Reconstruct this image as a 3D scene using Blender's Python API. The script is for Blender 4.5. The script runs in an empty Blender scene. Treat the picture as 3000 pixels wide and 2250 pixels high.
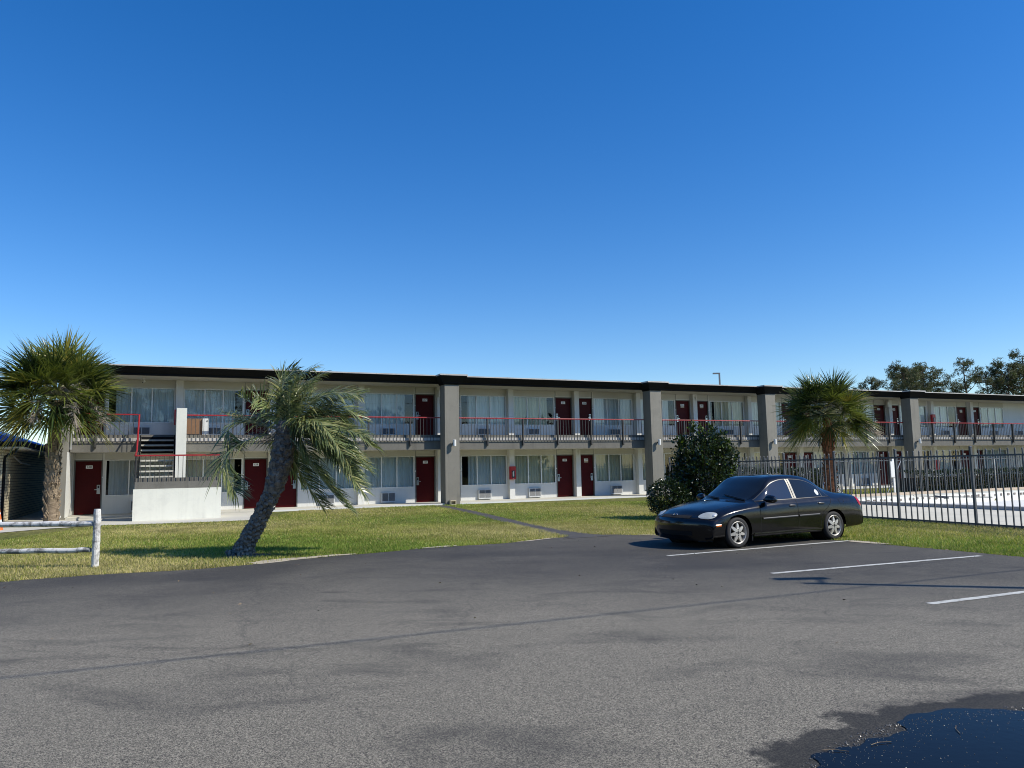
import bpy, bmesh, math, random
import numpy as np
from mathutils import Vector, Matrix
random.seed(7); RNG = np.random.default_rng(11)
R = math.radians
SC = bpy.context.scene
COL = SC.collection
# ------------------------------------------------------------------ camera
cam = bpy.data.cameras.new('camera'); co = bpy.data.objects.new('camera', cam); COL.objects.link(co)
PITCH, ROLL = 0.11007, 0.01965
cp, sp = math.cos(PITCH), math.sin(PITCH)
fwd = Vector((0, cp, sp)); up0 = Vector((0, -sp, cp)); rt0 = Vector((1, 0, 0))
c_, s_ = math.cos(ROLL), math.sin(ROLL)
rt = rt0*c_ - up0*s_; upv = up0*c_ + rt0*s_
m = Matrix((rt, upv, -fwd)).transposed().to_4x4(); m.translation = Vector((0, 0, 1.6))
co.matrix_world = m
cam.sensor_width = 36; cam.lens = 2250/3000*36; cam.clip_end = 4000; cam.clip_start = .1
SC.camera = co
SC.cycles.filter_width = 1.0
SC.view_settings.view_transform = 'Standard'; SC.view_settings.look = 'None'
SC.view_settings.exposure = 0.10; SC.view_settings.gamma = 1.0
# ------------------------------------------------------------------ light
SUN_H = Vector((1.462, -.430, 0)).normalized(); ELEV = R(43)
SUND = Vector((SUN_H.x*math.cos(ELEV), SUN_H.y*math.cos(ELEV), math.sin(ELEV)))
sl = bpy.data.lights.new('sun', 'SUN'); sl.energy = 4.9; sl.angle = R(.53); sl.color = (1, .94, .84)
so = bpy.data.objects.new('sun', sl); COL.objects.link(so)
so.rotation_euler = SUND.to_track_quat('Z', 'Y').to_euler(); so.location = (20, -10, 30)
w = bpy.data.worlds.new('World'); SC.world = w; w.use_nodes = True
nt = w.node_tree; bgn = nt.nodes['Background']
sk = nt.nodes.new('ShaderNodeTexSky'); sk.sky_type = 'NISHITA'; sk.sun_disc = False
sk.sun_elevation = ELEV; sk.sun_rotation = math.atan2(SUN_H.x, SUN_H.y)
sk.altitude = 0; sk.air_density = 1.0; sk.dust_density = 0.15; sk.ozone_density = 3.5
hs = nt.nodes.new('ShaderNodeHueSaturation'); hs.inputs['Saturation'].default_value = 1.36; hs.inputs['Hue'].default_value = .509
nt.links.new(sk.outputs[0], hs.inputs['Color']); nt.links.new(hs.outputs[0], bgn.inputs[0])
bgn.inputs[1].default_value = .15
# ------------------------------------------------------------------ materials
def nodes(name):
    mt = bpy.data.materials.new(name); mt.use_nodes = True
    t = mt.node_tree; b = t.nodes['Principled BSDF']; return mt, t, b
def N(t, kind, **kw):
    n = t.nodes.new(kind)
    for k, v in kw.items():
        if k.startswith('i_'):
            n.inputs[k[2:].replace('_', ' ')].default_value = v
        else: setattr(n, k, v)
    return n
def L(t, a, b): t.links.new(a, b)
def ramp(t, fac, stops):
    r = t.nodes.new('ShaderNodeValToRGB'); e = r.color_ramp.elements
    while len(e) < len(stops): e.new(.5)
    for i, (p, c) in enumerate(stops):
        e[i].position = p; e[i].color = (*c, 1) if len(c) == 3 else c
    L(t, fac, r.inputs[0]); return r.outputs[0]
def coords(t, scale=(1, 1, 1)):
    tc = N(t, 'ShaderNodeTexCoord'); mp = N(t, 'ShaderNodeMapping'); mp.inputs['Scale'].default_value = scale
    L(t, tc.outputs['Object'], mp.inputs[0]); return mp.outputs[0]
def noise(t, vec, scale, detail=4, rough=.55, dist=0):
    n = N(t, 'ShaderNodeTexNoise'); n.inputs['Scale'].default_value = scale; n.inputs['Detail'].default_value = detail
    n.inputs['Roughness'].default_value = rough; n.inputs['Distortion'].default_value = dist
    L(t, vec, n.inputs['Vector']); return n.outputs['Fac']
def mixc(t, fac, a, b, mode='MIX'):
    m = N(t, 'ShaderNodeMix', data_type='RGBA', blend_type=mode)
    for sock, v in ((m.inputs[0], fac), (m.inputs[6], a), (m.inputs[7], b)):
        if hasattr(v, 'is_linked') or hasattr(v, 'node'): L(t, v, sock)
        elif isinstance(v, (int, float)): sock.default_value = v
        else: sock.default_value = (*v, 1)
    return m.outputs[2]
def bump(t, b, h, strength=.3, dist=.01):
    n = N(t, 'ShaderNodeBump'); n.inputs['Strength'].default_value = strength; n.inputs['Distance'].default_value = dist
    L(t, h, n.inputs['Height']); L(t, n.outputs[0], b.inputs['Normal'])
def paint(name, col, rough=.6, var=.12, scale=1.5, fine=60, bmp=.15, metal=0., dirt=None, spec=.5, dth=(.55, .8), streak=0.):
    mt, t, b = nodes(name); v = coords(t)
    n1 = noise(t, v, scale, 6, .6); n2 = noise(t, v, fine, 3)
    lo = tuple(c*(1-var) for c in col); hi = tuple(min(1, c*(1+var)) for c in col)
    c = ramp(t, n1, [(.3, lo), (.7, hi)])
    if dirt:
        n3 = noise(t, v, scale*2.3, 8, .7, .4)
        c = mixc(t, ramp(t, n3, [(dth[0], (0, 0, 0)), (dth[1], (.8, .8, .8))]), c, dirt)
    if streak:
        ns_ = noise(t, coords(t, (3.2, 3.2, .16)), 1.6, 6, .68, .2); c = mixc(t, ramp(t, ns_, [(.5, (0, 0, 0)), (.78, (streak, streak, streak))]), c, tuple(x*.45 for x in col))
    L(t, c, b.inputs['Base Color']); b.inputs['Roughness'].default_value = rough; b.inputs['Metallic'].default_value = metal
    b.inputs['Specular IOR Level'].default_value = spec
    if bmp: bump(t, b, n2, bmp, .004)
    return mt
def leafm(name, col, rough=.45, trans=.25, var=.35, scale=3.0, spec=.5):
    mt, t, b = nodes(name); v = coords(t)
    n1 = noise(t, v, scale, 3); lo = tuple(c*(1-var) for c in col); hi = tuple(c*(1+var) for c in col)
    c = ramp(t, n1, [(.3, lo), (.7, hi)]); L(t, c, b.inputs['Base Color'])
    b.inputs['Roughness'].default_value = rough; b.inputs['Specular IOR Level'].default_value = spec
    tr = N(t, 'ShaderNodeBsdfTranslucent'); L(t, mixc(t, .5, c, (col[0]*1.6, col[1]*1.7, col[2]*.8)), tr.inputs[0])
    mx = N(t, 'ShaderNodeMixShader'); mx.inputs[0].default_value = trans
    L(t, b.outputs[0], mx.inputs[1]); L(t, tr.outputs[0], mx.inputs[2])
    L(t, mx.outputs[0], t.nodes['Material Output'].inputs[0]); return mt
def glassm(name, tint=(.92, .95, .94), ior=1.65, gain=1.5):
    mt = bpy.data.materials.new(name); mt.use_nodes = True; t = mt.node_tree; t.nodes.clear()
    o = N(t, 'ShaderNodeOutputMaterial'); fr = N(t, 'ShaderNodeFresnel'); fr.inputs[0].default_value = ior
    mm = N(t, 'ShaderNodeMath', operation='MULTIPLY'); mm.inputs[1].default_value = gain; L(t, fr.outputs[0], mm.inputs[0])
    tr = N(t, 'ShaderNodeBsdfTransparent'); tr.inputs[0].default_value = (*tint, 1)
    gl = N(t, 'ShaderNodeBsdfGlossy'); gl.inputs['Roughness'].default_value = .01
    v = coords(t); bn = N(t, 'ShaderNodeBump'); bn.inputs['Strength'].default_value = .06; bn.inputs['Distance'].default_value = .02
    L(t, noise(t, v, .9, 1), bn.inputs['Height']); L(t, bn.outputs[0], gl.inputs['Normal'])
    mx = N(t, 'ShaderNodeMixShader'); L(t, mm.outputs[0], mx.inputs[0]); L(t, tr.outputs[0], mx.inputs[1]); L(t, gl.outputs[0], mx.inputs[2])
    L(t, mx.outputs[0], o.inputs[0]); return mt
M = {}
M['slat'] = paint('dull grille slats', (.24, .25, .25), .5, .1, 3, 40, 0)
M['stucco_grey'] = paint('grey stucco', (.215, .204, .17), .85, .10, .8, 35, .5, dirt=(.15, .142, .12), streak=.45)
M['fascia_grey'] = paint('grey textured fascia', (.15, .143, .122), .85, .12, 2.0, 45, .6, dirt=(.10, .097, .085), streak=.5)
M['charcoal'] = paint('charcoal trim paint', (.0065, .0075, .008), .7, .15, 1.2, 60, .1, spec=.15)
M['flashing'] = paint('weathered roof flashing', (.46, .44, .40), .5, .25, 1.0, 20, .1, dirt=(.16, .14, .11))
M['white'] = paint('white wall paint', (.64, .64, .595), .7, .05, .9, 50, .15, streak=.18, dirt=(.62, .61, .57))
M['cream'] = paint('cream soffit paint', (.58, .56, .48), .7, .05, .7, 40, .1)
M['stair_white'] = paint('streaky white stair wall', (.72, .72, .625), .75, .05, .8, 40, .2, dirt=(.50, .50, .45), dth=(.5, .9), streak=.16)
M['door_red'] = paint('dark red door paint', (.058, .0018, .0022), .5, .12, 1.2, 30, .05, spec=.15)
M['rail_red'] = paint('red rail paint', (.31, .017, .020), .42, .2, 1.5, 30, .1, dirt=(.22, .07, .06))
M['rail_grey'] = paint('grey metal rail', (.055, .052, .047), .5, .15, 2, 40, .1)
M['frame_white'] = paint('white aluminium frame', (.72, .73, .70), .4, .05, 2, 40, .05)
M['frame_grey'] = paint('dark door frame', (.12, .12, .105), .5, .1, 2, 40, .05)
M['panel_beige'] = paint('beige panel', (.50, .49, .425), .6, .05, 1, 40, .08)
M['ac_metal'] = paint('air conditioner grille', (.55, .56, .54), .45, .12, 3, 40, .1)
M['ac_dark'] = paint('air conditioner core', (.05, .055, .058), .7, .2, 3, 40, .1)
M['steel'] = paint('brushed steel', (.55, .55, .54), .3, .1, 3, 60, .05, metal=.9)
M['black'] = paint('black plastic', (.012, .012, .013), .4, .1, 3, 60, .05)
M['plate'] = paint('white number plate', (.82, .82, .80), .5, .03, 3, 60, .02)
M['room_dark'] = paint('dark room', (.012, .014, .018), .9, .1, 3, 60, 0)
M['glass'] = glassm('window glass', (.97, .985, .98), 1.6, 1.25)
def curtainm(name, col):
    mt, t, b = nodes(name); v = coords(t, (14, 14, .5))
    n = noise(t, v, 1.0, 4, .6)
    L(t, ramp(t, n, [(.3, tuple(c*.86 for c in col)), (.65, col)]), b.inputs['Base Color'])
    b.inputs['Roughness'].default_value = .9; b.inputs['Specular IOR Level'].default_value = .1; return mt
M['curtain_white'] = curtainm('pale blue white curtain', (.86, .87, .80))
M['curtain_cream'] = curtainm('cream curtain', (.84, .80, .60))
M['concrete'] = paint('pale concrete', (.52, .50, .42), .85, .08, .7, 30, .3, dirt=(.38, .37, .34))
M['deck'] = paint('pool deck concrete', (.58, .55, .44), .85, .10, .5, 25, .3, dirt=(.42, .40, .35))
M['kerb_white'] = paint('white painted slab edge', (.70, .70, .66), .8, .06, 1, 40, .2, dirt=(.5, .47, .38))
M['line'] = paint('worn white road paint', (.50, .50, .45), .8, .15, 6, 90, .4, dirt=(.14, .135, .12), dth=(.52, .66))
M['red_box'] = paint('bright red cabinet', (.45, .018, .02), .35, .08, 2, 40, .05)
M['amber'] = paint('amber lens', (.75, .17, .02), .2, .05, 2, 40, 0)
M['lamp_white'] = paint('white lamp housing', (.70, .70, .66), .45, .05, 2, 40, .05)
M['cardboard'] = paint('brown board', (.22, .12, .06), .7, .15, 2, 40, .1)
M['fence_black'] = paint('dark grey steel fence', (.075, .080, .085), .42, .15, 2, 40, .05)
M['pool_white'] = paint('white pool plaster', (.74, .735, .66), .7, .06, .6, 30, .15, dirt=(.55, .55, .52))
M['pool_lip'] = paint('stained pool lip', (.36, .36, .35), .8, .15, .8, 30, .2)
M['coping'] = paint('tan pool coping', (.50, .40, .29), .75, .12, 1.5, 30, .2)
M['wood_white'] = paint('flaking white painted log', (.68, .67, .63), .8, .12, 2.2, 25, .8, dirt=(.06, .054, .046), dth=(.47, .60))
M['alu'] = paint('dull galvanised metal', (.42, .43, .43), .45, .15, 2, 40, .05, metal=.4)
M['cinder'] = paint('tan cinder block', (.50, .44, .30), .9, .12, 4, 40, .4)
M['cone_orange'] = paint('orange cone plastic', (.75, .16, .03), .45, .08, 3, 40, .05)
M['blue_roof'] = paint('blue metal roof', (.02, .12, .42), .8, .1, 1, 30, .05, spec=.1)
M['dark_wood'] = paint('weathered pole', (.15, .12, .09), .85, .2, 2, 30, .3)
M['lamp_pole'] = paint('grey lamp pole', (.16, .165, .17), .45, .1, 2, 40, .05)
# brick
mt, t, b = nodes('cream brick'); tc = N(t, 'ShaderNodeTexCoord'); mp = N(t, 'ShaderNodeMapping')
mp.inputs['Rotation'].default_value = (R(90), 0, 0)
sepx = N(t, 'ShaderNodeSeparateXYZ'); L(t, tc.outputs['Object'], sepx.inputs[0])
addxy = N(t, 'ShaderNodeMath', operation='ADD'); L(t, sepx.outputs[0], addxy.inputs[0]); L(t, sepx.outputs[1], addxy.inputs[1])
cmb = N(t, 'ShaderNodeCombineXYZ'); L(t, addxy.outputs[0], cmb.inputs[0]); L(t, sepx.outputs[2], cmb.inputs[1])
br = N(t, 'ShaderNodeTexBrick'); br.inputs['Scale'].default_value = 1.0; br.inputs['Brick Width'].default_value = .40; br.inputs['Row Height'].default_value = .10
br.inputs['Mortar Size'].default_value = .010; br.inputs['Color1'].default_value = (.62, .55, .38, 1); br.inputs['Color2'].default_value = (.55, .48, .33, 1); br.inputs['Mortar'].default_value = (.16, .13, .10, 1)
L(t, cmb.outputs[0], br.inputs['Vector']); L(t, br.outputs['Color'], b.inputs['Base Color']); b.inputs['Roughness'].default_value = .9
bump(t, b, br.outputs['Fac'], -.6, .01); M['brick'] = mt
# asphalt
mt, t, b = nodes('asphalt'); v = coords(t)
vo = N(t, 'ShaderNodeTexVoronoi'); vo.inputs['Scale'].default_value = 160; L(t, v, vo.inputs['Vector'])
sepc = N(t, 'ShaderNodeSeparateColor'); L(t, vo.outputs['Color'], sepc.inputs[0])
stone = ramp(t, sepc.outputs[0], [(0, (.018, .017, .014)), (.2, (.085, .078, .061)), (.6, (.180, .164, .126)), (1, (.36, .325, .247))])
sealed = ramp(t, sepc.outputs[0], [(0, (.017, .0165, .0145)), (.55, (.042, .0395, .034)), (1, (.12, .111, .091))])
big = noise(t, v, .16, 5, .55, .6); sep2 = N(t, 'ShaderNodeSeparateXYZ'); L(t, v, sep2.inputs[0])
grad = N(t, 'ShaderNodeMapRange'); grad.inputs[1].default_value = 4.0; grad.inputs[2].default_value = 12.5; grad.inputs[3].default_value = .95; grad.inputs[4].default_value = 0.0
L(t, sep2.outputs[1], grad.inputs[0])
ad = N(t, 'ShaderNodeMath', operation='ADD'); L(t, grad.outputs[0], ad.inputs[0]); L(t, big, ad.inputs[1])
wear = ramp(t, ad.outputs[0], [(.42, (0, 0, 0)), (1.25, (1, 1, 1))])
c = mixc(t, wear, sealed, stone)
mid = noise(t, coords(t, (1, 2.2, 1)), .55, 6, .65, .8)
c = mixc(t, ramp(t, mid, [(.30, (.55, .55, .55)), (.50, (0, 0, 0))]), c, (.034, .0325, .029))
c = mixc(t, ramp(t, noise(t, v, 1.1, 6, .7, .3), [(.55, (0, 0, 0)), (.78, (.42, .42, .42))]), c, (.15, .138, .112))
# hairline cracks and oil stains: marks with shapes of their own
wv = N(t, 'ShaderNodeVectorMath', operation='MULTIPLY_ADD'); wn = N(t, 'ShaderNodeTexNoise'); wn.inputs['Scale'].default_value = 1.7; wn.inputs['Detail'].default_value = 6; L(t, v, wn.inputs['Vector'])
wv.inputs[1].default_value = (.55, .55, 0); L(t, wn.outputs['Color'], wv.inputs[0]); L(t, v, wv.inputs[2])
cv = N(t, 'ShaderNodeTexVoronoi', feature='DISTANCE_TO_EDGE'); cv.inputs['Scale'].default_value = .21; L(t, wv.outputs[0], cv.inputs['Vector'])
ck = ramp(t, cv.outputs['Distance'], [(.0008, (.28, .28, .28)), (.0026, (0, 0, 0))])
c = mixc(t, ck, c, (.016, .016, .016))
for ox, oy, orx, ory in ((4.75, 12.55, .8, .33), (3.95, 12.65, .5, .22), (6.6, 13.75, 1.0, .42), (7.4, 11.6, .8, .35), (5.9, 12.0, .5, .25), (-2.5, 10.5, .9, .3), (1.2, 7.3, .7, .35)):
    a1 = N(t, 'ShaderNodeVectorMath', operation='SUBTRACT'); a1.inputs[1].default_value = (ox, oy, 0); L(t, v, a1.inputs[0])
    a2 = N(t, 'ShaderNodeVectorMath', operation='MULTIPLY'); a2.inputs[1].default_value = (1/orx, 1/ory, 0); L(t, a1.outputs[0], a2.inputs[0])
    a3 = N(t, 'ShaderNodeVectorMath', operation='LENGTH'); L(t, a2.outputs[0], a3.inputs[0])
    a4 = N(t, 'ShaderNodeMath', operation='MULTIPLY_ADD'); a4.inputs[1].default_value = 1.1; L(t, wn.outputs['Fac'], a4.inputs[0]); L(t, a3.outputs['Value'], a4.inputs[2])
    c = mixc(t, ramp(t, a4.outputs[0], [(.75, (.50, .50, .50)), (1.0, (.0, .0, .0))]) if False else ramp(t, a4.outputs[0], [(.60, (.42, .42, .42)), (1.0, (0, 0, 0))]), c, (.014, .014, .0135))
# wet ring of the puddle: a stain with its own outline
pc = N(t, 'ShaderNodeVectorMath', operation='SUBTRACT'); pc.inputs[1].default_value = (3.9, 3.5, 0); L(t, v, pc.inputs[0])
ps = N(t, 'ShaderNodeVectorMath', operation='MULTIPLY'); ps.inputs[1].default_value = (.345, .495, 0); L(t, pc.outputs[0], ps.inputs[0])
pl = N(t, 'ShaderNodeVectorMath', operation='LENGTH'); L(t, ps.outputs[0], pl.inputs[0])
pn = N(t, 'ShaderNodeMath', operation='MULTIPLY_ADD'); pn.inputs[1].default_value = .34; L(t, noise(t, v, 2.6, 6, .6), pn.inputs[0]); L(t, pl.outputs['Value'], pn.inputs[2])
wet = ramp(t, pn.outputs[0], [(1.085, (1, 1, 1)), (1.13, (0, 0, 0))])
wet = N(t, 'ShaderNodeMapRange'); wet.inputs[1].default_value = 1.15; wet.inputs[2].default_value = 1.18; wet.inputs[3].default_value = 1; wet.inputs[4].default_value = 0
L(t, pn.outputs[0], wet.inputs[0])
c = mixc(t, wet.outputs[0], c, mixc(t, .80, c, (.004, .004, .0035)))
L(t, c, b.inputs['Base Color'])
rr = N(t, 'ShaderNodeMapRange'); rr.inputs[3].default_value = .85; rr.inputs[4].default_value = .8; L(t, wet.outputs[0], rr.inputs[0]); L(t, rr.outputs[0], b.inputs['Roughness'])
b.inputs['Specular IOR Level'].default_value = .35
bump(t, b, vo.outputs['Distance'], -.9, .012); M['asphalt'] = mt
# path asphalt, lawn soil
M['path'] = paint('old asphalt path', (.062, .059, .054), .9, .25, 2, 70, .6, dirt=(.14, .125, .10))
mt, t, b = nodes('lawn turf'); v = coords(t)
n1 = noise(t, v, .28, 6, .62, .6); n2 = noise(t, v, 9, 5, .7); n3 = noise(t, v, 60, 3)
c = ramp(t, n1, [(.30, (.125, .175, .034)), (.48, (.235, .245, .065)), (.66, (.34, .31, .12))])
c = mixc(t, ramp(t, n2, [(.36, (.95, .95, .95)), (.60, (0, 0, 0))]), c, (.035, .048, .012))
c = mixc(t, ramp(t, n3, [(.5, (0, 0, 0)), (.72, (.6, .6, .6))]), c, (.34, .29, .12))
L(t, c, b.inputs['Base Color']); b.inputs['Roughness'].default_value = .95; b.inputs['Specular IOR Level'].default_value = .15
bump(t, b, n3, 1.0, .05); M['turf'] = mt
M['dirt'] = paint('sandy dirt', (.40, .35, .26), .95, .2, 3, 40, .5)
M['blade_green'] = leafm('green grass blade', (.19, .275, .045), .6, .35, .3, .8, .25)
M['blade_olive'] = leafm('olive grass blade', (.37, .36, .09), .6, .35, .3, .8, .25)
M['blade_straw'] = leafm('straw grass blade', (.50, .43, .20), .7, .35, .3, .8, .2)
M['fan_green'] = leafm('fan palm leaf', (.125, .15, .03), .30, .25, .4, 2)
M['fan_yellow'] = leafm('yellowing fan palm leaf', (.27, .235, .04), .38, .25, .35, 2)
M['fan_dark'] = leafm('deep green fan palm leaf', (.038, .062, .017), .3, .18, .35, 2)
M['dead'] = leafm('dead flower stalk', (.40, .34, .27), .8, .1, .3, 3, .2)
M['pinnate'] = leafm('grey green palm leaflet', (.165, .205, .08), .28, .22, .3, 2)
M['pinnate_pale'] = leafm('pale palm leaflet', (.32, .32, .135), .30, .28, .3, 2)
M['pinnate_dark'] = leafm('dark palm leaflet', (.06, .085, .036), .30, .2, .3, 2)
M['rachis'] = paint('palm leaf stem', (.32, .33, .17), .5, .2, 3, 30, .1)
M['magnolia'] = leafm('glossy dark leaf', (.022, .038, .010), .28, .12, .4, 5)
M['magnolia_new'] = leafm('fresh green leaf', (.10, .15, .02), .35, .3, .3, 5)
M['pine'] = leafm('pine needles', (.085, .10, .042), .6, .2, .35, .6, .3)
M['pine_brown'] = leafm('brownish pine needles', (.15, .115, .06), .65, .2, .3, .6, .3)
def barkm(name, a, bb, scale, stretch, strength):
    mt, t, b = nodes(name); v = coords(t, stretch)
    n1 = noise(t, v, scale, 7, .7, .5); L(t, ramp(t, n1, [(.3, a), (.68, bb)]), b.inputs['Base Color'])
    b.inputs['Roughness'].default_value = .95; b.inputs['Specular IOR Level'].default_value = .1; bump(t, b, n1, strength, .03); return mt
M['sabal_bark'] = barkm('fibrous palm trunk', (.10, .075, .05), (.36, .28, .19), 6, (1, 1, 2.5), 1)
M['sabal_bark_red'] = barkm('reddish palm trunk', (.08, .035, .022), (.26, .125, .07), 6, (1, 1, 3), 1)
M['boot'] = barkm('old leaf base', (.11, .08, .055), (.38, .30, .20), 9, (1, 1, 1), .8)
M['pindo_bark'] = barkm('grey black palm trunk', (.018, .016, .014), (.12, .105, .09), 7, (1, 1, 3), 1)
M['pindo_boot'] = barkm('grey leaf stub', (.04, .036, .031), (.36, .32, .27), 9, (1, 1, 1), .8)
M['bark'] = barkm('pine bark', (.045, .035, .028), (.13, .10, .08), 4, (1, 1, .3), .8)
# puddle water
mt, t, b = nodes('puddle water'); v = coords(t)
b.inputs['Base Color'].default_value = (.006, .007, .009, 1); b.inputs['Roughness'].default_value = .04; b.inputs['IOR'].default_value = 1.33; b.inputs['Specular IOR Level'].default_value = .09
n = noise(t, v, 16, 3); bn = N(t, 'ShaderNodeBump'); bn.inputs['Strength'].default_value = .10; bn.inputs['Distance'].default_value = .006
L(t, n, bn.inputs['Height']); L(t, bn.outputs[0], b.inputs['Normal']); M['water'] = mt
# car
mt, t, b = nodes('black car paint'); v = coords(t)
b.inputs['Base Color'].default_value = (.0055, .0058, .0065, 1)
dn = noise(t, v, 4, 7, .7, .3); L(t, ramp(t, dn, [(.3, (.09, .09, .09)), (.75, (.19, .19, .19))]), b.inputs['Roughness'])
b.inputs['Specular IOR Level'].default_value = .45; b.inputs['Coat Weight'].default_value = .22; b.inputs['Coat Roughness'].default_value = .24
L(t, ramp(t, dn, [(.4, (.0035, .0035, .004)), (.85, (.010, .0095, .009))]), b.inputs['Base Color']); M['car_black'] = mt
mt, t, b = nodes('tinted car glass'); b.inputs['Base Color'].default_value = (.010, .013, .016, 1); b.inputs['Roughness'].default_value = .03; b.inputs['IOR'].default_value = 1.5; M['car_glass'] = mt
mt, t, b = nodes('mirrored car side glass'); b.inputs['Base Color'].default_value = (.012, .015, .018, 1); b.inputs['Roughness'].default_value = .03; b.inputs['IOR'].default_value = 2.0; M['side_glass'] = mt
M['car_trim'] = paint('grey window trim', (.30, .285, .24), .4, .1, 3, 40, .02, metal=.2)
M['car_gap'] = paint('panel gap black', (.002, .002, .002), .9, .1, 3, 40, 0)
M['car_mould'] = paint('satin black moulding', (.05, .05, .048), .32, .1, 3, 40, .05)
M['lens'] = paint('hazy headlight lens', (.42, .44, .40), .16, .2, 4, 30, 0, spec=.8)
M['lens_clear'] = paint('headlight bowl', (.70, .71, .66), .12, .1, 4, 30, 0, metal=.3, spec=.8)
M['tail'] = paint('red tail lamp', (.42, .012, .012), .15, .1, 4, 30, 0)
M['tyre'] = paint('tyre rubber', (.016, .016, .0165), .75, .2, 5, 60, .3)
M['rim'] = paint('silver alloy', (.50, .48, .43), .38, .12, 5, 30, .05, metal=.35)
M['sticker'] = paint('round sticker', (.55, .58, .60), .5, .2, 20, 60, 0)
M['trans_red'] = M['tail']
# ------------------------------------------------------------------ mesh builder
class MB:
    def __init__(s): s.v = []; s.f = []; s.m = []; s.cur = 0
    def quad(s, *p):
        i = len(s.v); s.v += [tuple(q) for q in p]; s.f.append(tuple(range(i, i+len(p)))); s.m.append(s.cur)
    def box(s, x0, x1, y0, y1, z0, z1):
        i = len(s.v)
        s.v += [(x0, y0, z0), (x1, y0, z0), (x1, y1, z0), (x0, y1, z0), (x0, y0, z1), (x1, y0, z1), (x1, y1, z1), (x0, y1, z1)]
        for f in ((0, 3, 2, 1), (4, 5, 6, 7), (0, 1, 5, 4), (1, 2, 6, 5), (2, 3, 7, 6), (3, 0, 4, 7)):
            s.f.append(tuple(i+k for k in f)); s.m.append(s.cur)
    def prism(s, poly, axis, a, b):
        """extrude a 2-D polygon along axis 0/1/2 from a to b"""
        i = len(s.v); n = len(poly)
        for val in (a, b):
            for p in poly:
                q = [0, 0, 0]; o = [k for k in range(3) if k != axis]; q[axis] = val; q[o[0]], q[o[1]] = p; s.v.append(tuple(q))
        for k in range(n):
            s.f.append((i+k, i+(k+1) % n, i+n+(k+1) % n, i+n+k)); s.m.append(s.cur)
        s.f.append(tuple(range(i+n-1, i-1, -1))); s.m.append(s.cur); s.f.append(tuple(range(i+n, i+2*n))); s.m.append(s.cur)
    def tube(s, pts, rad, n=8, cap=True):
        pts = [Vector(p) for p in pts]; rad = rad if hasattr(rad, '__len__') else [rad]*len(pts)
        base = len(s.v); prev = None
        for k, p in enumerate(pts):
            tg = (pts[min(k+1, len(pts)-1)]-pts[max(k-1, 0)]).normalized()
            if prev is None:
                a = tg.cross(Vector((0, 0, 1)));
                if a.length < .01: a = tg.cross(Vector((1, 0, 0)))
                a.normalize()
            else:
                a = prev - tg*prev.dot(tg); a.normalize()
            prev = a; bb = tg.cross(a)
            for j in range(n):
                th = 2*math.pi*j/n; s.v.append(tuple(p + (a*math.cos(th)+bb*math.sin(th))*rad[k]))
        for k in range(len(pts)-1):
            for j in range(n):
                s.f.append((base+k*n+j, base+k*n+(j+1) % n, base+(k+1)*n+(j+1) % n, base+(k+1)*n+j)); s.m.append(s.cur)
        if cap:
            s.f.append(tuple(base+j for j in range(n-1, -1, -1))); s.m.append(s.cur)
            e = base+(len(pts)-1)*n; s.f.append(tuple(e+j for j in range(n))); s.m.append(s.cur)
    def lathe(s, prof, n=32, axis=2, origin=(0, 0, 0), closed=False):
        base = len(s.v); P = len(prof)
        for j in range(n):
            th = 2*math.pi*j/n
            for r, h in prof:
                q = [r*math.cos(th), r*math.sin(th)]
                pt = {2: (q[0], q[1], h), 1: (q[0], h, q[1]), 0: (h, q[0], q[1])}[axis]
                s.v.append(tuple(origin[k]+pt[k] for k in range(3)))
        for j in range(n):
            for k in range(P-1 if not closed else P):
                k2 = (k+1) % P; j2 = (j+1) % n
                s.f.append((base+j*P+k, base+j2*P+k, base+j2*P+k2, base+j*P+k2)); s.m.append(s.cur)
    def build(s, name, mats, parent=None, smooth=False, fix=True):
        me = bpy.data.meshes.new(name); me.from_pydata(s.v, [], s.f)
        for mm in (mats if isinstance(mats, (list, tuple)) else [mats]): me.materials.append(mm)
        me.polygons.foreach_set('material_index', s.m)
        if fix:
            bm = bmesh.new(); bm.from_mesh(me); bmesh.ops.recalc_face_normals(bm, faces=bm.faces); bm.to_mesh(me); bm.free()
        if smooth: me.polygons.foreach_set('use_smooth', [True]*len(me.polygons))
        me.update(); o = bpy.data.objects.new(name, me); COL.objects.link(o)
        if parent: o.parent = parent
        return o
def bev(o, w=.01, seg=2):
    md = o.modifiers.new('bevel', 'BEVEL'); md.width = w; md.segments = seg; md.limit_method = 'ANGLE'; md.angle_limit = R(40); return o
def tag(o, label=None, cat=None, group=None, kind=None):
    if label: o['label'] = label
    if cat: o['category'] = cat
    if group: o['group'] = group
    if kind: o['kind'] = kind
    return o
def empty(name, loc=(0, 0, 0), rz=0):
    o = bpy.data.objects.new(name, None); COL.objects.link(o); o.location = loc; o.rotation_euler = (0, 0, rz); o.empty_display_size = .2; return o
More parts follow.
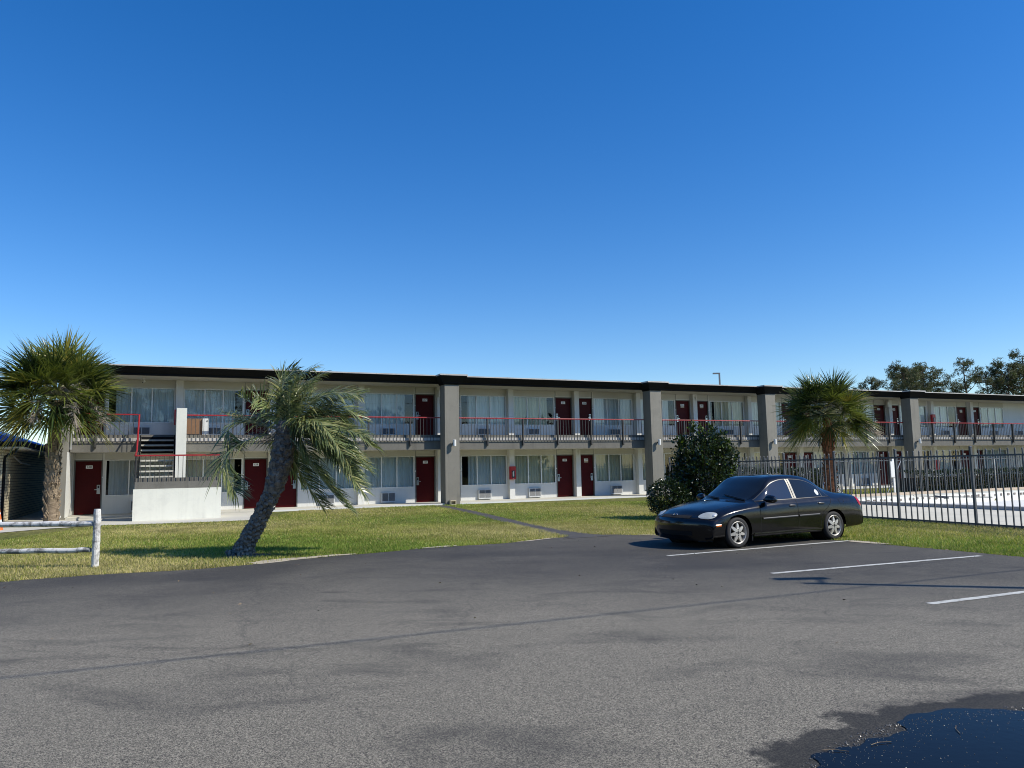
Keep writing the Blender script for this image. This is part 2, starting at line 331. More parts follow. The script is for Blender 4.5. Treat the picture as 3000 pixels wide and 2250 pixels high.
def npmesh(name, verts, faces, mats, midx=None, parent=None, smooth=False):
    """fast mesh from numpy arrays; faces (n,k)"""
    me = bpy.data.meshes.new(name); nf, k = faces.shape
    me.vertices.add(len(verts)); me.vertices.foreach_set('co', verts.astype(np.float32).ravel())
    me.loops.add(nf*k); me.loops.foreach_set('vertex_index', faces.astype(np.int32).ravel())
    me.polygons.add(nf); me.polygons.foreach_set('loop_start', (np.arange(nf)*k).astype(np.int32))
    for mm in (mats if isinstance(mats, (list, tuple)) else [mats]): me.materials.append(mm)
    if midx is not None: me.polygons.foreach_set('material_index', midx.astype(np.int32))
    if smooth: me.polygons.foreach_set('use_smooth', np.ones(nf, bool))
    me.update(calc_edges=True); me.validate(); o = bpy.data.objects.new(name, me); COL.objects.link(o)
    if parent: o.parent = parent
    return o
def copy_tree(o, parent=None):
    c = o.copy(); COL.objects.link(c); c.parent = parent
    for ch in list(o.children): copy_tree(ch, c)
    return c
_tx = {}
def text_mesh(body, size):
    if (body, size) in _tx: return _tx[(body, size)]
    cu = bpy.data.curves.new('txt', 'FONT'); cu.body = body; cu.size = size; cu.align_x = 'CENTER'; cu.align_y = 'CENTER'; cu.extrude = .001; cu.offset = size*.012
    o = bpy.data.objects.new('txt', cu); COL.objects.link(o)
    dg = bpy.context.evaluated_depsgraph_get(); me = bpy.data.meshes.new_from_object(o.evaluated_get(dg))
    vs = [tuple(v.co) for v in me.vertices]; fs = [tuple(p.vertices) for p in me.polygons]
    bpy.data.objects.remove(o); bpy.data.curves.remove(cu); bpy.data.meshes.remove(me)
    _tx[(body, size)] = (vs, fs); return vs, fs
# ------------------------------------------------------------------ frame of the motel: s along the front, d away from the camera
GAM = math.pi/2 - 1.14095
D2 = np.array([math.cos(GAM), math.sin(GAM)]); A2 = np.array([-math.sin(GAM), math.cos(GAM)])
def W(s, d, z=0):
    p = D2*s + A2*d; return (float(p[0]), float(p[1]), z)
def gz(x, y):
    d = -.4168*x + .909*y
    return np.clip((d-17.5)/15, 0, 1)*.10
exec_after = []
# ================================================================== GROUND
def jitter_line(pts, step=.25, amp=.05):
    out = []
    for a, bq in zip(pts[:-1], pts[1:]):
        a = np.array(a, float); bq = np.array(bq, float); n = max(1, int(np.linalg.norm(bq-a)/step)); nr = np.array([-(bq-a)[1], (bq-a)[0]]); nr /= np.linalg.norm(nr)+1e-9
        for k in range(n):
            out.append(a+(bq-a)*k/n + nr*random.uniform(-amp, amp)*(1 if k else .3))
    out.append(np.array(pts[-1], float)); return out
def chaikin(p, it=2):
    p = [np.array(q, float) for q in p]
    for _ in range(it):
        o = [p[0]]
        for a, bq in zip(p[:-1], p[1:]): o += [a*.75+bq*.25, a*.25+bq*.75]
        p = o+[p[-1]]
    return p
def sheet(name, pts, z, mat, parent=None, off=0.0):
    me = bpy.data.meshes.new(name); bm = bmesh.new()
    vs = [bm.verts.new((p[0], p[1], (gz(p[0], p[1]) if z is None else z)+off)) for p in pts]
    es = [bm.edges.new((vs[i], vs[(i+1) % len(vs)])) for i in range(len(vs))]
    bmesh.ops.triangle_fill(bm, use_beauty=True, use_dissolve=False, edges=es, normal=(0, 0, 1))
    bmesh.ops.recalc_face_normals(bm, faces=bm.faces)
    for f in bm.faces:
        if f.normal.z < 0: f.normal_flip()
    bm.to_mesh(me); bm.free(); me.materials.append(mat)
    o = bpy.data.objects.new(name, me); COL.objects.link(o)
    if parent: o.parent = parent
    return o
gx = np.concatenate([[-900, -500, -250, -120], np.arange(-60, 100, .8), [130, 250, 500, 900]])
gy = np.concatenate([[-600, -300, -120, -60], np.arange(-40, 80, .8), [100, 150, 250, 500, 1200]])
X, Y = np.meshgrid(gx, gy, indexing='ij'); Z = gz(X, Y)
SS = X*D2[0]+Y*D2[1]; DD = X*A2[0]+Y*A2[1]; Z = np.where((SS > 20.5) & (SS < 58) & (DD < 24.5) & (DD > -4.2), -1.5, Z)
V = np.stack([X, Y, Z], -1).reshape(-1, 3); nx, ny = X.shape
ii = np.arange(nx-1)[:, None]*ny + np.arange(ny-1)[None, :]
F = np.stack([ii, ii+ny, ii+ny+1, ii+1], -1).reshape(-1, 4)
ground = tag(npmesh('lawn', V, F, M['turf']), 'dry green and yellow lawn in front of the motel', 'lawn', kind='structure')
EDGE = [(-30, 2.5), (-20, 6.6), (-12, 10.4), (-8.03, 12.21), (-6.96, 12.87), (-5.59, 13.25), (-4.56, 13.94), (-4.02, 14.6), (-2.85, 15.35), (-2.28, 15.82), (-1.29, 16.45), (-.21, 16.85), (1.21, 18.2), (2.14, 18.7), (3.24, 18.0), (4.6, 17.35), (6.5, 16.55), (7.05, 15.3), (7.75, 14.0), (8.35, 12.67), (9.7, 9.5), (11.5, 5.5)]
edge_s = jitter_line(chaikin(EDGE, 2), .14, .035)
lot = tag(sheet('parking_lot', edge_s+[np.array((17, -8.)), np.array((40, -60.)), np.array((-60, -60.)), np.array((-60, -8.))], .006, M['asphalt']), 'worn dark asphalt parking lot with white bay lines', 'parking lot', kind='structure')
def stripe(a, bq, wd, name='painted_line'):
    a = np.array(a); bq = np.array(bq); dr = (bq-a)/np.linalg.norm(bq-a); nr = np.array([-dr[1], dr[0]])
    n = int(np.linalg.norm(bq-a)/.06); top = []; bot = []
    for k in range(n+1):
        p = a+(bq-a)*k/n; top.append(p+nr*(wd/2+random.uniform(-.006, .006))); bot.append(p-nr*(wd/2+random.uniform(-.006, .006)))
    mb = MB()
    for k in range(n): mb.quad((*bot[k], .011), (*bot[k+1], .011), (*top[k+1], .011), (*top[k], .011))
    return mb.build(name, M['line'], lot)
stripe((2.71, 13.93), (6.88, 15.98), .105); stripe((3.74, 11.46), (7.75, 13.05), .105); stripe((4.62, 8.82), (8.6, 10.55), .105)
# puddle of standing water (lies 4 mm over the asphalt, irregular outline)
pp = []
for k in range(330):
    th = 2*math.pi*k/330; r = 1 + .05*math.sin(3*th+1)+.045*math.sin(7*th+.4)+.03*math.sin(13*th)+.012*math.sin(29*th+2)+.008*math.sin(61*th)+random.uniform(-.006, .006)
    pp.append((3.85+math.cos(th)*r*2.5, 3.5+math.sin(th)*r*1.64))
pud = tag(sheet('puddle', pp, .011, M['water']), 'shallow rain puddle on the asphalt', 'puddle', kind='structure')
# aggregate that stands out of the thin water
mb = MB()
for k in range(9000):
    th = random.uniform(0, 2*math.pi); rr = random.random()**.2
    x, y = 3.85+math.cos(th)*rr*2.62, 3.5+math.sin(th)*rr*1.74
    if random.random() > .10+.9*rr**9: continue
    r = random.uniform(.003, .0075); i = len(mb.v); h = .0125+random.uniform(0, .004)
    nn = 5; a0 = random.random()*6
    for j in range(nn): mb.v.append((x+r*math.cos(a0+j*1.2566)*random.uniform(.7, 1.2), y+r*math.sin(a0+j*1.2566), .008))
    mb.v.append((x, y, h))
    for j in range(nn): mb.f.append((i+j, i+(j+1) % nn, i+nn)); mb.m.append(0)
M['gravel'] = paint('wet asphalt stone', (.10, .095, .085), .35, .4, 60, 90, .2)
tag(mb.build('wet_gravel', M['gravel']), kind='stuff', label='small wet stones standing out of the puddle', cat='gravel')
# footpath
pc_ = chaikin([(1.75, 17.9), (.95, 19.9), (.0, 22.9), (-1.15, 27.0), (-2.6, 31.5), (-3.25, 33.2)], 3)
wl = [1.0, .85, .8, .8, .8, .9]
lft, rgt = [], []
for k, p in enumerate(pc_):
    q = pc_[min(k+1, len(pc_)-1)]-pc_[max(k-1, 0)]; q = q/np.linalg.norm(q); nr = np.array([-q[1], q[0]])
    f = k/(len(pc_)-1); wd = .75*(1-f)**4+.44+.3*f**4
    lft.append(p+nr*(wd/2+random.uniform(-.05, .05))); rgt.append(p-nr*(wd/2+random.uniform(-.05, .05)))
mb = MB()
for k in range(len(pc_)-1):
    mb.quad(*[(*q, gz(*q)+.012) for q in (rgt[k], rgt[k+1], lft[k+1], lft[k])])
tag(mb.build('path', M['path']), 'narrow grey asphalt path across the lawn to the motel', 'path', kind='structure')
# concrete walk before the stair and along the low building
walk = [W(-9, 25.2), W(-4.6, 25.6), W(-2.6, 28.9), W(2.2, 28.55), W(3.35, 28.6), W(3.3, 30.2), W(3.9, 31.9), W(-3.4, 31.9), W(-4.9, 40), W(-9, 40)]
wk2 = [(p[0], p[1]) for p in walk]
# straight edge measured in the photo
wk = [(-18, 20.2), (-14.75, 22.3), (-14.1, 23.6), (-13.0, 24.55), (-11.3, 24.95), (-9.9, 25.4), (-8.7, 25.85), (-8.95, 27.6)]
wk += [W(3.55, 30.6)[:2], W(3.9, 31.93)[:2], W(-3.0, 31.93)[:2], W(-3.25, 46)[:2], W(-4.9, 46)[:2], W(-4.93, 31)[:2], (-26, 29)]
tag(sheet('footpath', jitter_line(wk[:7], .3, .03)+[np.array(q) for q in wk[7:]], None, M['concrete'], off=.014), 'pale concrete walk in front of the stair', 'footpath', kind='structure')
# sandy strip by the asphalt edge
def blob(name, cx, cy, rx, ry, rot, mat, z=.010, n=40):
    pts = []
    for k in range(n):
        th = 2*math.pi*k/n; r = 1+.18*math.sin(3*th+cx)+.12*math.sin(5*th)+random.uniform(-.09, .09)
        x, y = rx*r*math.cos(th), ry*r*math.sin(th); pts.append((cx+x*math.cos(rot)-y*math.sin(rot), cy+x*math.sin(rot)+y*math.cos(rot)))
    return sheet(name, pts, z, mat)
BLOBS = [(-5.3, 15.45, .50, .42, 0), (-15.1, 25.3, .42, .36, 0)]
M['soil'] = paint('dark soil', (.12, .10, .07), .95, .3, 4, 50, .6)
for i, q in enumerate([(-4.25, 14.5, .80, .22, .75), (-3.5, 15.08, .45, .13, .6), (-1.6, 16.35, .5, .09, .55), (.5, 17.5, .6, .06, .8), (3.6, 17.95, .7, .12, -.4), (7.0, 15.55, .45, .14, -1.1)]):
    BLOBS.append(q)
    tag(blob('dirt', *q, M['dirt'], .0105+.0007*i), 'bare sandy dirt along the edge of the asphalt', 'dirt', kind='structure')
tag(blob('dirt', -5.3, 15.45, .50, .42, 0, M['soil'], .0045), 'dark bare soil round the foot of the leaning palm', 'dirt', kind='structure')
# pool deck (behind the steel fence)
FA = np.array([9.8, 22.09]); FU = np.array([.35617, -.93442])
def fpt(t, off=0): p = FA+FU*t+np.array([.93442, .35617])*off; return p
S0 = 23.5; PD1 = 24.35     # near pool lip (s) and far pool lip (d)
deck = [fpt(-6.6, .12), fpt(26, .12), W(60, -8)[:2], W(60, 25.35)[:2], W(19.6, 25.35)[:2]]
dk = [np.array(q) for q in deck]
pool_o = [W(S0, 0)[:2], W(45, 0)[:2], W(45, PD1)[:2], W(S0, PD1)[:2]]
mb = MB(); z = .055
P = lambda s, d, zz=z: W(s, d, zz)
sf = lambda d: 18.3 - (24-d)*.0
def fs(d):   # s of the front fence at depth d
    t = (d-(-.4168*FA[0]+.909*FA[1]))/(-.4168*FU[0]+.909*FU[1]); p = fpt(t, .12); return float(p @ D2)
mb.quad(P(fs(-5), -5), P(S0, -5), P(S0, PD1), P(fs(PD1), PD1)); mb.quad(P(fs(PD1), PD1), P(60, PD1), P(60, 25.4), P(fs(25.4), 25.4))
mb.quad(P(fs(-5), -5, -.05), P(S0, -5, -.05), P(S0, -5), P(fs(-5), -5))
mb.quad(P(fs(-5), -5), P(fs(PD1), PD1), P(fs(PD1), PD1, -.05), P(fs(-5), -5, -.05)); mb.quad(P(fs(PD1), PD1), P(fs(25.4), 25.4), P(fs(25.4), 25.4, -.05), P(fs(PD1), PD1, -.05))
tag(mb.build('pool_deck', M['deck'], fix=False), 'sunlit concrete pool deck behind the steel fence', 'pool deck', kind='structure')
pool = empty('swimming_pool', W(S0+4, 15, 0)); tag(pool, 'empty white plastered swimming pool inside the steel fence', 'pool')
def inpool(o):
    o.parent = pool; o.location = -Vector(W(S0+4, 15, 0)); return o
def sdbox(mb, s0, s1, d0, d1, z0, z1):
    i = len(mb.v)
    for zz in (z0, z1):
        for a, bq in ((s0, d0), (s1, d0), (s1, d1), (s0, d1)): mb.v.append(W(a, bq, zz))
    for f in ((0, 3, 2, 1), (4, 5, 6, 7), (0, 1, 5, 4), (1, 2, 6, 5), (2, 3, 7, 6), (3, 0, 4, 7)):
        mb.f.append(tuple(i+k for k in f)); mb.m.append(mb.cur)
mb = MB(); sdbox(mb, S0, S0+.32, -5, PD1+.3, .0, .165); inpool(mb.build('near_lip', M['pool_lip']))
mb = MB()
for k in range(60): sdbox(mb, S0+.33+k*.42, S0+.33+k*.42+.412, PD1, PD1+.30, .10, .205+random.uniform(-.004, .004))
inpool(mb.build('coping', M['coping']))
mb = MB(); sdbox(mb, S0+.325, 48, PD1+.02, PD1+.29, -.9, .098); mb.cur = 1
k = S0+2.2
while k < 47:
    wd = random.uniform(.05, .16); sdbox(mb, k, k+wd, PD1-.004, PD1+.015, random.uniform(-.16, -.12), random.uniform(-.07, -.03)); k += wd+random.uniform(.06, .5)
M['tile'] = paint('chipped waterline tile', (.22, .18, .15), .5, .4, 8, 40, .1)
inpool(mb.build('far_wall', [M['pool_white'], M['tile']]))
mb = MB()
mb.quad(W(S0+.3, -5, .02), W(48, -5, -.5), W(48, PD1+.02, -.42), W(S0+.3, PD1+.02, -.30)); inpool(mb.build('pool_floor', M['pool_white'], fix=False))
# ================================================================== MOTEL
motel = empty('motel_building', (0, 0, 0), GAM)
tag(motel, 'long two storey motel with grey columns, red doors and red balcony rails', 'motel')
WD, FD, CD = 34.06, 32.5, 31.85       # wall plane, fascia plane, column front plane
SL, SR = -3.35, 62.0
PIER = [.655, 4.30, 8.10, 11.80, 15.43, 19.08, 22.78, 26.47, 30.27, 33.98, 37.75, 41.58, 45.42, 49.28]
DOORS = {160: (-3.0, -2.02), 159: (3.19, 4.15), 158: (4.45, 5.40), 157: (10.65, 11.62), 156: (11.97, 12.85), 155: (17.95, 18.92), 154: (19.22, 20.12), 153: (25.32, 26.29), 152: (26.67, 27.54), 151: (32.83, 33.80), 150: (34.15, 35.10), 149: (40.35, 41.34), 148: (41.78, 42.60), 147: (48.05, 49.07), 146: (49.51, 50.37)}
WINS = {160: (-1.93, .49), 159: (.82, 3.14), 158: (5.50, 7.88), 157: (8.27, 10.60), 156: (12.90, 15.24), 155: (15.61, 17.91), 154: (20.20, 22.52), 153: (22.95, 25.28), 152: (27.62, 30.02), 151: (30.45, 32.78), 150: (35.18, 37.50), 149: (37.95, 40.30), 148: (42.68, 45.12), 147: (45.64, 48.0), 146: (50.45, 52.85)}
LOWZ = (.165, .86, 2.26, 2.53); UPZ = (3.18, 3.72, 5.13, 5.455)   # floor, sill, head, ceiling
DTOP = {0: 2.26, 1: 5.14}
# --- walls with openings
def wallrow(z0, zs, zh, z1, nm):
    mb = MB(); segs = []
    for n, (a, bq) in DOORS.items(): segs.append((a, bq, z0))
    for n, (a, bq) in WINS.items(): segs.append((a, bq, zs))
    segs.sort(); x = SL+.3
    for a, bq, zb in segs:
        if a > x+1e-4: mb.box(x, a, WD, WD+.2, z0, z1)
        mb.box(a, bq, WD, WD+.2, zh, z1)
        if zb > z0: mb.box(a, bq, WD, WD+.2, z0, zb)
        x = bq
    mb.box(x, SR, WD, WD+.2, z0, z1)
    return mb.build('wall', M['white'], motel, fix=False)
wallrow(*LOWZ, 'l'); wallrow(*UPZ, 'u')
# beige bands over the windows, 3 mm proud, cut at the piers and at the doors
for zh, z1 in ((2.27, 2.525), (5.14, 5.45)):
    for n, (a, bq) in WINS.items(): mb = MB(); mb.box(a-.03, bq+.03, WD-.006, WD-.001, zh, z1); mb.build('header_panel', M['panel_beige'], motel)
for lv, (z0, z1) in enumerate(((LOWZ[0], 2.528), (UPZ[0], 5.452))):
    for p in PIER:
        mb = MB(); mb.box(p-.135, p+.135, WD-.24, WD-.008, z0+.002, z1); mb.build('pilaster', M['white'], motel)
# body of the building behind the rooms
mb = MB(); mb.box(SL+.302, SR-.002, WD+1.4, 45.8, .1, 5.44); mb.build('rear_block', M['stucco_grey'], motel)
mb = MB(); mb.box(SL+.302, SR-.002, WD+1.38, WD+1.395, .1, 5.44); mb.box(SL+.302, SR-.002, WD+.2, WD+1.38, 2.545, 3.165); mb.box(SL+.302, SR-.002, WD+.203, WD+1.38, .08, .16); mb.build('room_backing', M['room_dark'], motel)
# slabs
mb = MB(); mb.box(SL+.32, SR, 31.97, WD+.2, -.2, .163); mb.build('walkway', M['concrete'], motel)
mb = MB(); mb.box(3.9, SR, 31.945, 31.968, -.2, .160); mb.build('slab_edge', M['kerb_white'], motel)
mb = MB(); mb.box(SL+.32, SR, FD+.10, WD+.2, 2.532, 3.05); mb.build('balcony_slab', M['cream'], motel)
mb = MB(); mb.box(SL+.32, SR, FD+.12, WD-.002, 3.052, 3.175); mb.build('balcony_floor', M['fascia_grey'], motel)
mb = MB(); mb.box(SL+.32, SR, FD+.045, FD+.098, 2.925, 3.045); mb.build('slab_edge', M['flashing'], motel)
mb = MB(); mb.box(SL+.32, SR, FD, FD+.098, 2.52, 2.922); mb.build('fascia', M['fascia_grey'], motel)
# roof, soffit, cornice
mb = MB(); mb.box(SL-.35, SR, FD-.02, WD+.2, 5.458, 5.52); mb.build('soffit', M['cream'], motel)
mb = MB(); mb.box(SL-.3, SR, FD+.1, 46, 5.525, 5.70); mb.build('roof', M['flashing'], motel)
PROF = [(FD, 5.452), (FD-.075, 5.470), (FD-.075, 5.515), (FD-.125, 5.545), (FD-.16, 5.555), (FD-.375, 5.735), (FD-.385, 5.752), (FD+.1, 5.752), (FD+.1, 5.452)]
COLS = [(11.33, 12.0), (22.17, 22.83), (29.62, 30.30), (40.86, 41.57)]
cuts = [SL-.36] + [v for c in COLS for v in (c[0]-.03, c[1]+.03)] + [SR]
for a, bq in zip(cuts[0::2], cuts[1::2]):
    mb = MB(); mb.prism(PROF, 0, a, bq); o = mb.build('cornice', M['charcoal'], motel)
    mb = MB(); mb.box(a, bq, FD-.40, FD+.12, 5.754, 5.805); mb.build('flashing', M['flashing'], o)
for ci, (a, bq) in enumerate(COLS):
    mb = MB(); mb.box(a, bq, CD, FD-.003, -.1, 5.36); mb.box(a, bq, FD-.001, FD+.5, 3.2, 5.36) if 0 else None
    col = mb.build('column', M['stucco_grey'], motel)
    mb = MB(); prof = [(0.0, 5.362), (.035, 5.362), (.035, 5.405), (.075, 5.425), (.09, 5.47), (.10, 5.475), (.285, 5.70), (.295, 5.735)]
    rings = []
    for o_, zz in prof:
        rings.append([(a-o_, FD-.02, zz), (a-o_, CD-o_, zz), (bq+o_, CD-o_, zz), (bq+o_, FD-.02, zz)])
    for r0, r1 in zip(rings[:-1], rings[1:]):
        for k in range(3): mb.quad(r0[k], r0[k+1], r1[k+1], r1[k])
        mb.quad(r0[3], r0[0], r1[0], r1[3])
    mb.quad(*rings[0][::-1])
    cp_ = mb.build('capital', M['charcoal'], col)
    mb = MB(); mb.box(a-.31, bq+.31, CD-.31, FD+.1, 5.737, 5.80)
    if ci in (1, 2): mb.box(a-.16, bq+.05, CD-.1, FD-.1, 5.802, 5.825)
    mb.build('flashing', M['flashing'], col)
# left end wall
mb = MB(); mb.box(SL, SL+.30, CD, 46, -.1, 5.452); o = mb.build('end_wall', M['stucco_grey'], motel)
mb = MB(); mb.box(SL+.302, SL+.312, CD+.02, WD-.003, .166, 2.515); mb.box(SL+.302, SL+.312, FD+.2, WD-.003, 3.18, 5.45); mb.build('white_side', M['white'], o)
mb = MB(); mb.box(SR, SR+.3, CD, 46, -.1, 5.452); mb.build('end_wall', M['stucco_grey'], motel)
# --- windows
GAPS = {(257): ('R', .36), (256): ('L', .38), (255): ('R', .34), (253): ('R', .34), (252): ('L', .42), (260): ('L', .25), (259): ('R', .30), (246): ('L', .30), (247): ('R', .72), (156): ('L', .37), (160): ('L', .10), (159): ('R', .28), (254): ('R', .0), (153): ('R', .8), (152): ('L', .9), (147): ('R', .6), (148): ('R', .9), (250): ('L', .5), (151): ('R', .5)}
def curtain(s0, s1, z0, z1, mat, parent):
    n = max(8, int((s1-s0)/.012)); s = np.linspace(s0, s1, n); lam = random.uniform(.17, .24); ph = random.random()*6
    warp = s + .03*np.sin(s*9+ph)+.02*np.sin(s*23+ph*2)
    amp = .044+.02*np.sin(s*5+ph)
    rows = 6; V = []
    for r in range(rows):
        f = r/(rows-1); dd = WD+.145 + amp*(.6+.4*(1-f))*np.sin(2*np.pi*warp/lam + .5*np.sin(s*3+ph)*(1-f))+.008*np.sin(s*70)
        V.append(np.stack([s+.012*(1-f)*np.sin(s*11+ph), dd, np.full(n, z0+(z1-z0)*f)], -1))
    V = np.concatenate(V); i = np.arange(n-1)[None, :]+np.arange(rows-1)[:, None]*n
    Fc = np.stack([i, i+1, i+1+n, i+n], -1).reshape(-1, 4)
    return npmesh('curtain', V, Fc, mat, parent=parent, smooth=True)
def window(num, lv):
    a, bq = WINS[num if num < 200 else num-100]; z0, z1 = (LOWZ[1], LOWZ[2]) if lv == 0 else (UPZ[1], UPZ[2])
    mb = MB(); t = .035; ms = [a+(bq-a)*.345, a+(bq-a)*.652]
    mb.box(a, a+t, WD-.012, WD+.05, z0, z1); mb.box(bq-t, bq, WD-.012, WD+.05, z0, z1)
    mb.box(a+t, bq-t, WD-.018, WD+.05, z0, z0+.03); mb.box(a+t, bq-t, WD-.012, WD+.05, z1-.03, z1)
    for q in ms: mb.box(q-.023, q+.023, WD-.010, WD+.049, z0+.03, z1-.03)
    w_ = mb.build('window', M['frame_white'], motel)
    mb = MB(); xs = [a+t]+[v for q in ms for v in (q-.023, q+.023)]+[bq-t]
    for l, r in zip(xs[0::2], xs[1::2]): mb.quad((l, WD+.02, z0+.03), (r, WD+.02, z0+.03), (r, WD+.02, z1-.03), (l, WD+.02, z1-.03))
    mb.build('pane', M['glass'], w_, fix=False)
    c0, c1 = a+.02, bq-.02; g = GAPS.get(num)
    if g: c0, c1 = (c0+g[1], c1) if g[0] == 'L' else (c0, c1-g[1])
    cm = M['curtain_cream'] if (num in (155, 154, 153, 151, 159, 255, 252, 250)) else M['curtain_white']
    curtain(c0, c1, z0+.0, z1, cm, w_)
    return w_
def ac(s, z0, wd, ht):
    mb = MB(); mb.box(s-wd/2, s+wd/2, WD-.115, WD-.003, z0, z0+ht); a_ = bev(mb.build('air_conditioner', M['ac_metal'], motel), .012)
    mb = MB()
    n = int(ht/.034); hh = ht-.10
    for x0, x1 in ((s-wd/2+.045, s-.012), (s+.012, s+wd/2-.045)):
        mb.box(x0, x1, WD-.118, WD-.1165, z0+.07, z0+.07+hh)
    mb.build('vent', M['ac_dark'], a_)
    mb = MB()
    for x0, x1 in ((s-wd/2+.045, s-.012), (s+.012, s+wd/2-.045)):
        for k in range(n): zz = z0+.078+hh*k/n; mb.quad((x0, WD-.128, zz), (x1, WD-.128, zz), (x1, WD-.119, zz+.012), (x0, WD-.119, zz+.012))
    mb.build('grille', M['slat'], a_, fix=False)
def door(num, lv):
    key = num if num < 200 else num-100; a, bq = DOORS[key]; z0 = LOWZ[0] if lv == 0 else UPZ[0]; z1 = DTOP[lv]; ceil = 2.527 if lv == 0 else 5.452
    jl = 'R' if key in (160, 158, 156, 154, 152, 150, 148, 146) else 'L'   # lock side: next to the window
    mb = MB(); mb.box(a+.045, bq-.045, WD+.055, WD+.10, z0+.015, z1-.045); dr = mb.build('door', M['door_red'], motel)
    mb = MB(); mb.box(a, a+.043, WD-.02, WD+.11, z0+.002, z1); mb.box(bq-.043, bq, WD-.02, WD+.11, z0+.002, z1); mb.box(a+.043, bq-.043, WD-.02, WD+.11, z1-.043, z1); mb.build('frame', M['frame_grey'], dr)
    mb = MB(); mb.box(a+.045, bq-.045, WD-.016, WD-.002, z1+.045, ceil-.012); mb.build('transom_panel', M['panel_beige'], dr)
    mb = MB(); x = .012
    mb.box(a+.012, a+.026, WD-.012, WD-.0015, z1+.004, ceil-.003); mb.box(bq-.026, bq-.012, WD-.012, WD-.0015, z1+.004, ceil-.003); mb.build('transom_groove', M['frame_grey'], dr)
    lx = a+.13 if jl == 'L' else bq-.13
    mb = MB(); mb.box(lx-.055, lx+.055, WD+.03, WD+.053, z0+.78, z0+1.13); mb.cur = 1; mb.box(lx-.033, lx+.033, WD+.024, WD+.029, z0+1.0, z0+1.105); mb.cur = 0
    sg = 1 if jl == 'L' else -1
    mb.box(min(lx, lx+sg*.13), max(lx, lx+sg*.13), WD-.03, WD-.005, z0+.935, z0+.962); mb.box(lx-.018, lx+.018, WD-.03, WD+.029, z0+.93, z0+.966)
    mb.build('handle', [M['steel'], M['black']], dr)
    # number plate
    cx, cz = (a+bq)/2+.02, z1-.27; vs, fs_ = text_mesh(str(num), .112)
    mb = MB(); mb.box(cx-.115, cx+.115, WD+.046, WD+.054, cz-.062, cz+.062); mb.cur = 1; i = len(mb.v)
    mb.v += [(cx+x, WD+.0435-zz, cz+y) for x, y, zz in vs]
    for f in fs_: mb.f.append(tuple(i+k for k in f)); mb.m.append(1)
    if num in (154, 253, 252, 247):
        mb.cur = 2; mb.box(cx-.115, cx+.115, WD+.047, WD+.054, cz-.14, cz-.068)
    mb.build('number_plate', [M['plate'], M['black'], M['coping']], dr, fix=False)
    # entry sensor / bell on the jamb
    mb = MB(); bx = a-.01 if jl == 'L' else bq+.01
    mb.lathe([(0, WD-.035), (.03, WD-.033), (.03, WD-.0205)], 12, 1, (bx, 0, z0+1.42)); mb.build('bell_button', M['frame_white'], dr, smooth=True)
for k in WINS:
    for lv in (0, 1): window(k+100*lv, lv)
for k in DOORS:
    for lv in (0, 1): door(k+100*lv, lv)
for k, (a, bq) in WINS.items():
    cx = {160: -.70, 158: 6.64, 157: 9.37, 156: 14.05, 155: 16.70, 154: 21.38, 153: 24.0, 147: 46.75, 146: 51.66}.get(k, (a+bq)/2)
    ac(cx, .205, .66, .45); ac(cx, 3.2, .66, .36)
ac(54.35, 3.2, .62, .35)
# --- balcony railings
BAYS = [(SL+.33, -.80, [-2.2]), (.92, 11.31, [2.6, 4.42, 6.25, 8.08, 9.93]), (12.02, 22.15, [13.59, 15.39, 17.22, 19.06, 20.88]), (22.85, 29.60, [24.61, 26.46, 28.32]), (30.32, 40.84, [32.2, 34.05, 35.9, 37.75, 39.6]), (41.59, 53.5, [43.44, 45.42, 47.35, 49.24, 51.15, 53.0]), (55.4, 61.9, [57.2, 59.0, 60.8])]
def railing(a, bq, posts, d=FD-.06, zt=3.955, zb=2.93, parent=None, rmat='rail_red'):
    mb = MB(); mb.box(a, bq, d-.03, d+.03, zt-.05, zt); r = bev(mb.build('railing', M[rmat], parent), .008)
    mb = MB()
    for p0, p1 in zip([a]+posts, posts+[bq]):
        n = max(1, round((p1-p0)/.153))
        for k in range(1, n):
            x = p0+(p1-p0)*k/n; mb.box(x-.009, x+.009, d-.009, d+.009, zb-.012, zt-.051)
        mb.box(p0+.03, p1-.03, d-.012, d+.012, zb-.035, zb-.013)
    mb.build('grille', M['rail_grey'], r)
    for p in posts:
        mb = MB(); mb.prism([(p-.03, zb-.22), (p+.03, zb-.25), (p+.03, zt-.052), (p-.03, zt-.052)], 1, d-.055, d+.052); mb.build('post', M['rail_grey'], r)
    return r
for a, bq, ps in BAYS: railing(a, bq, ps, parent=motel)
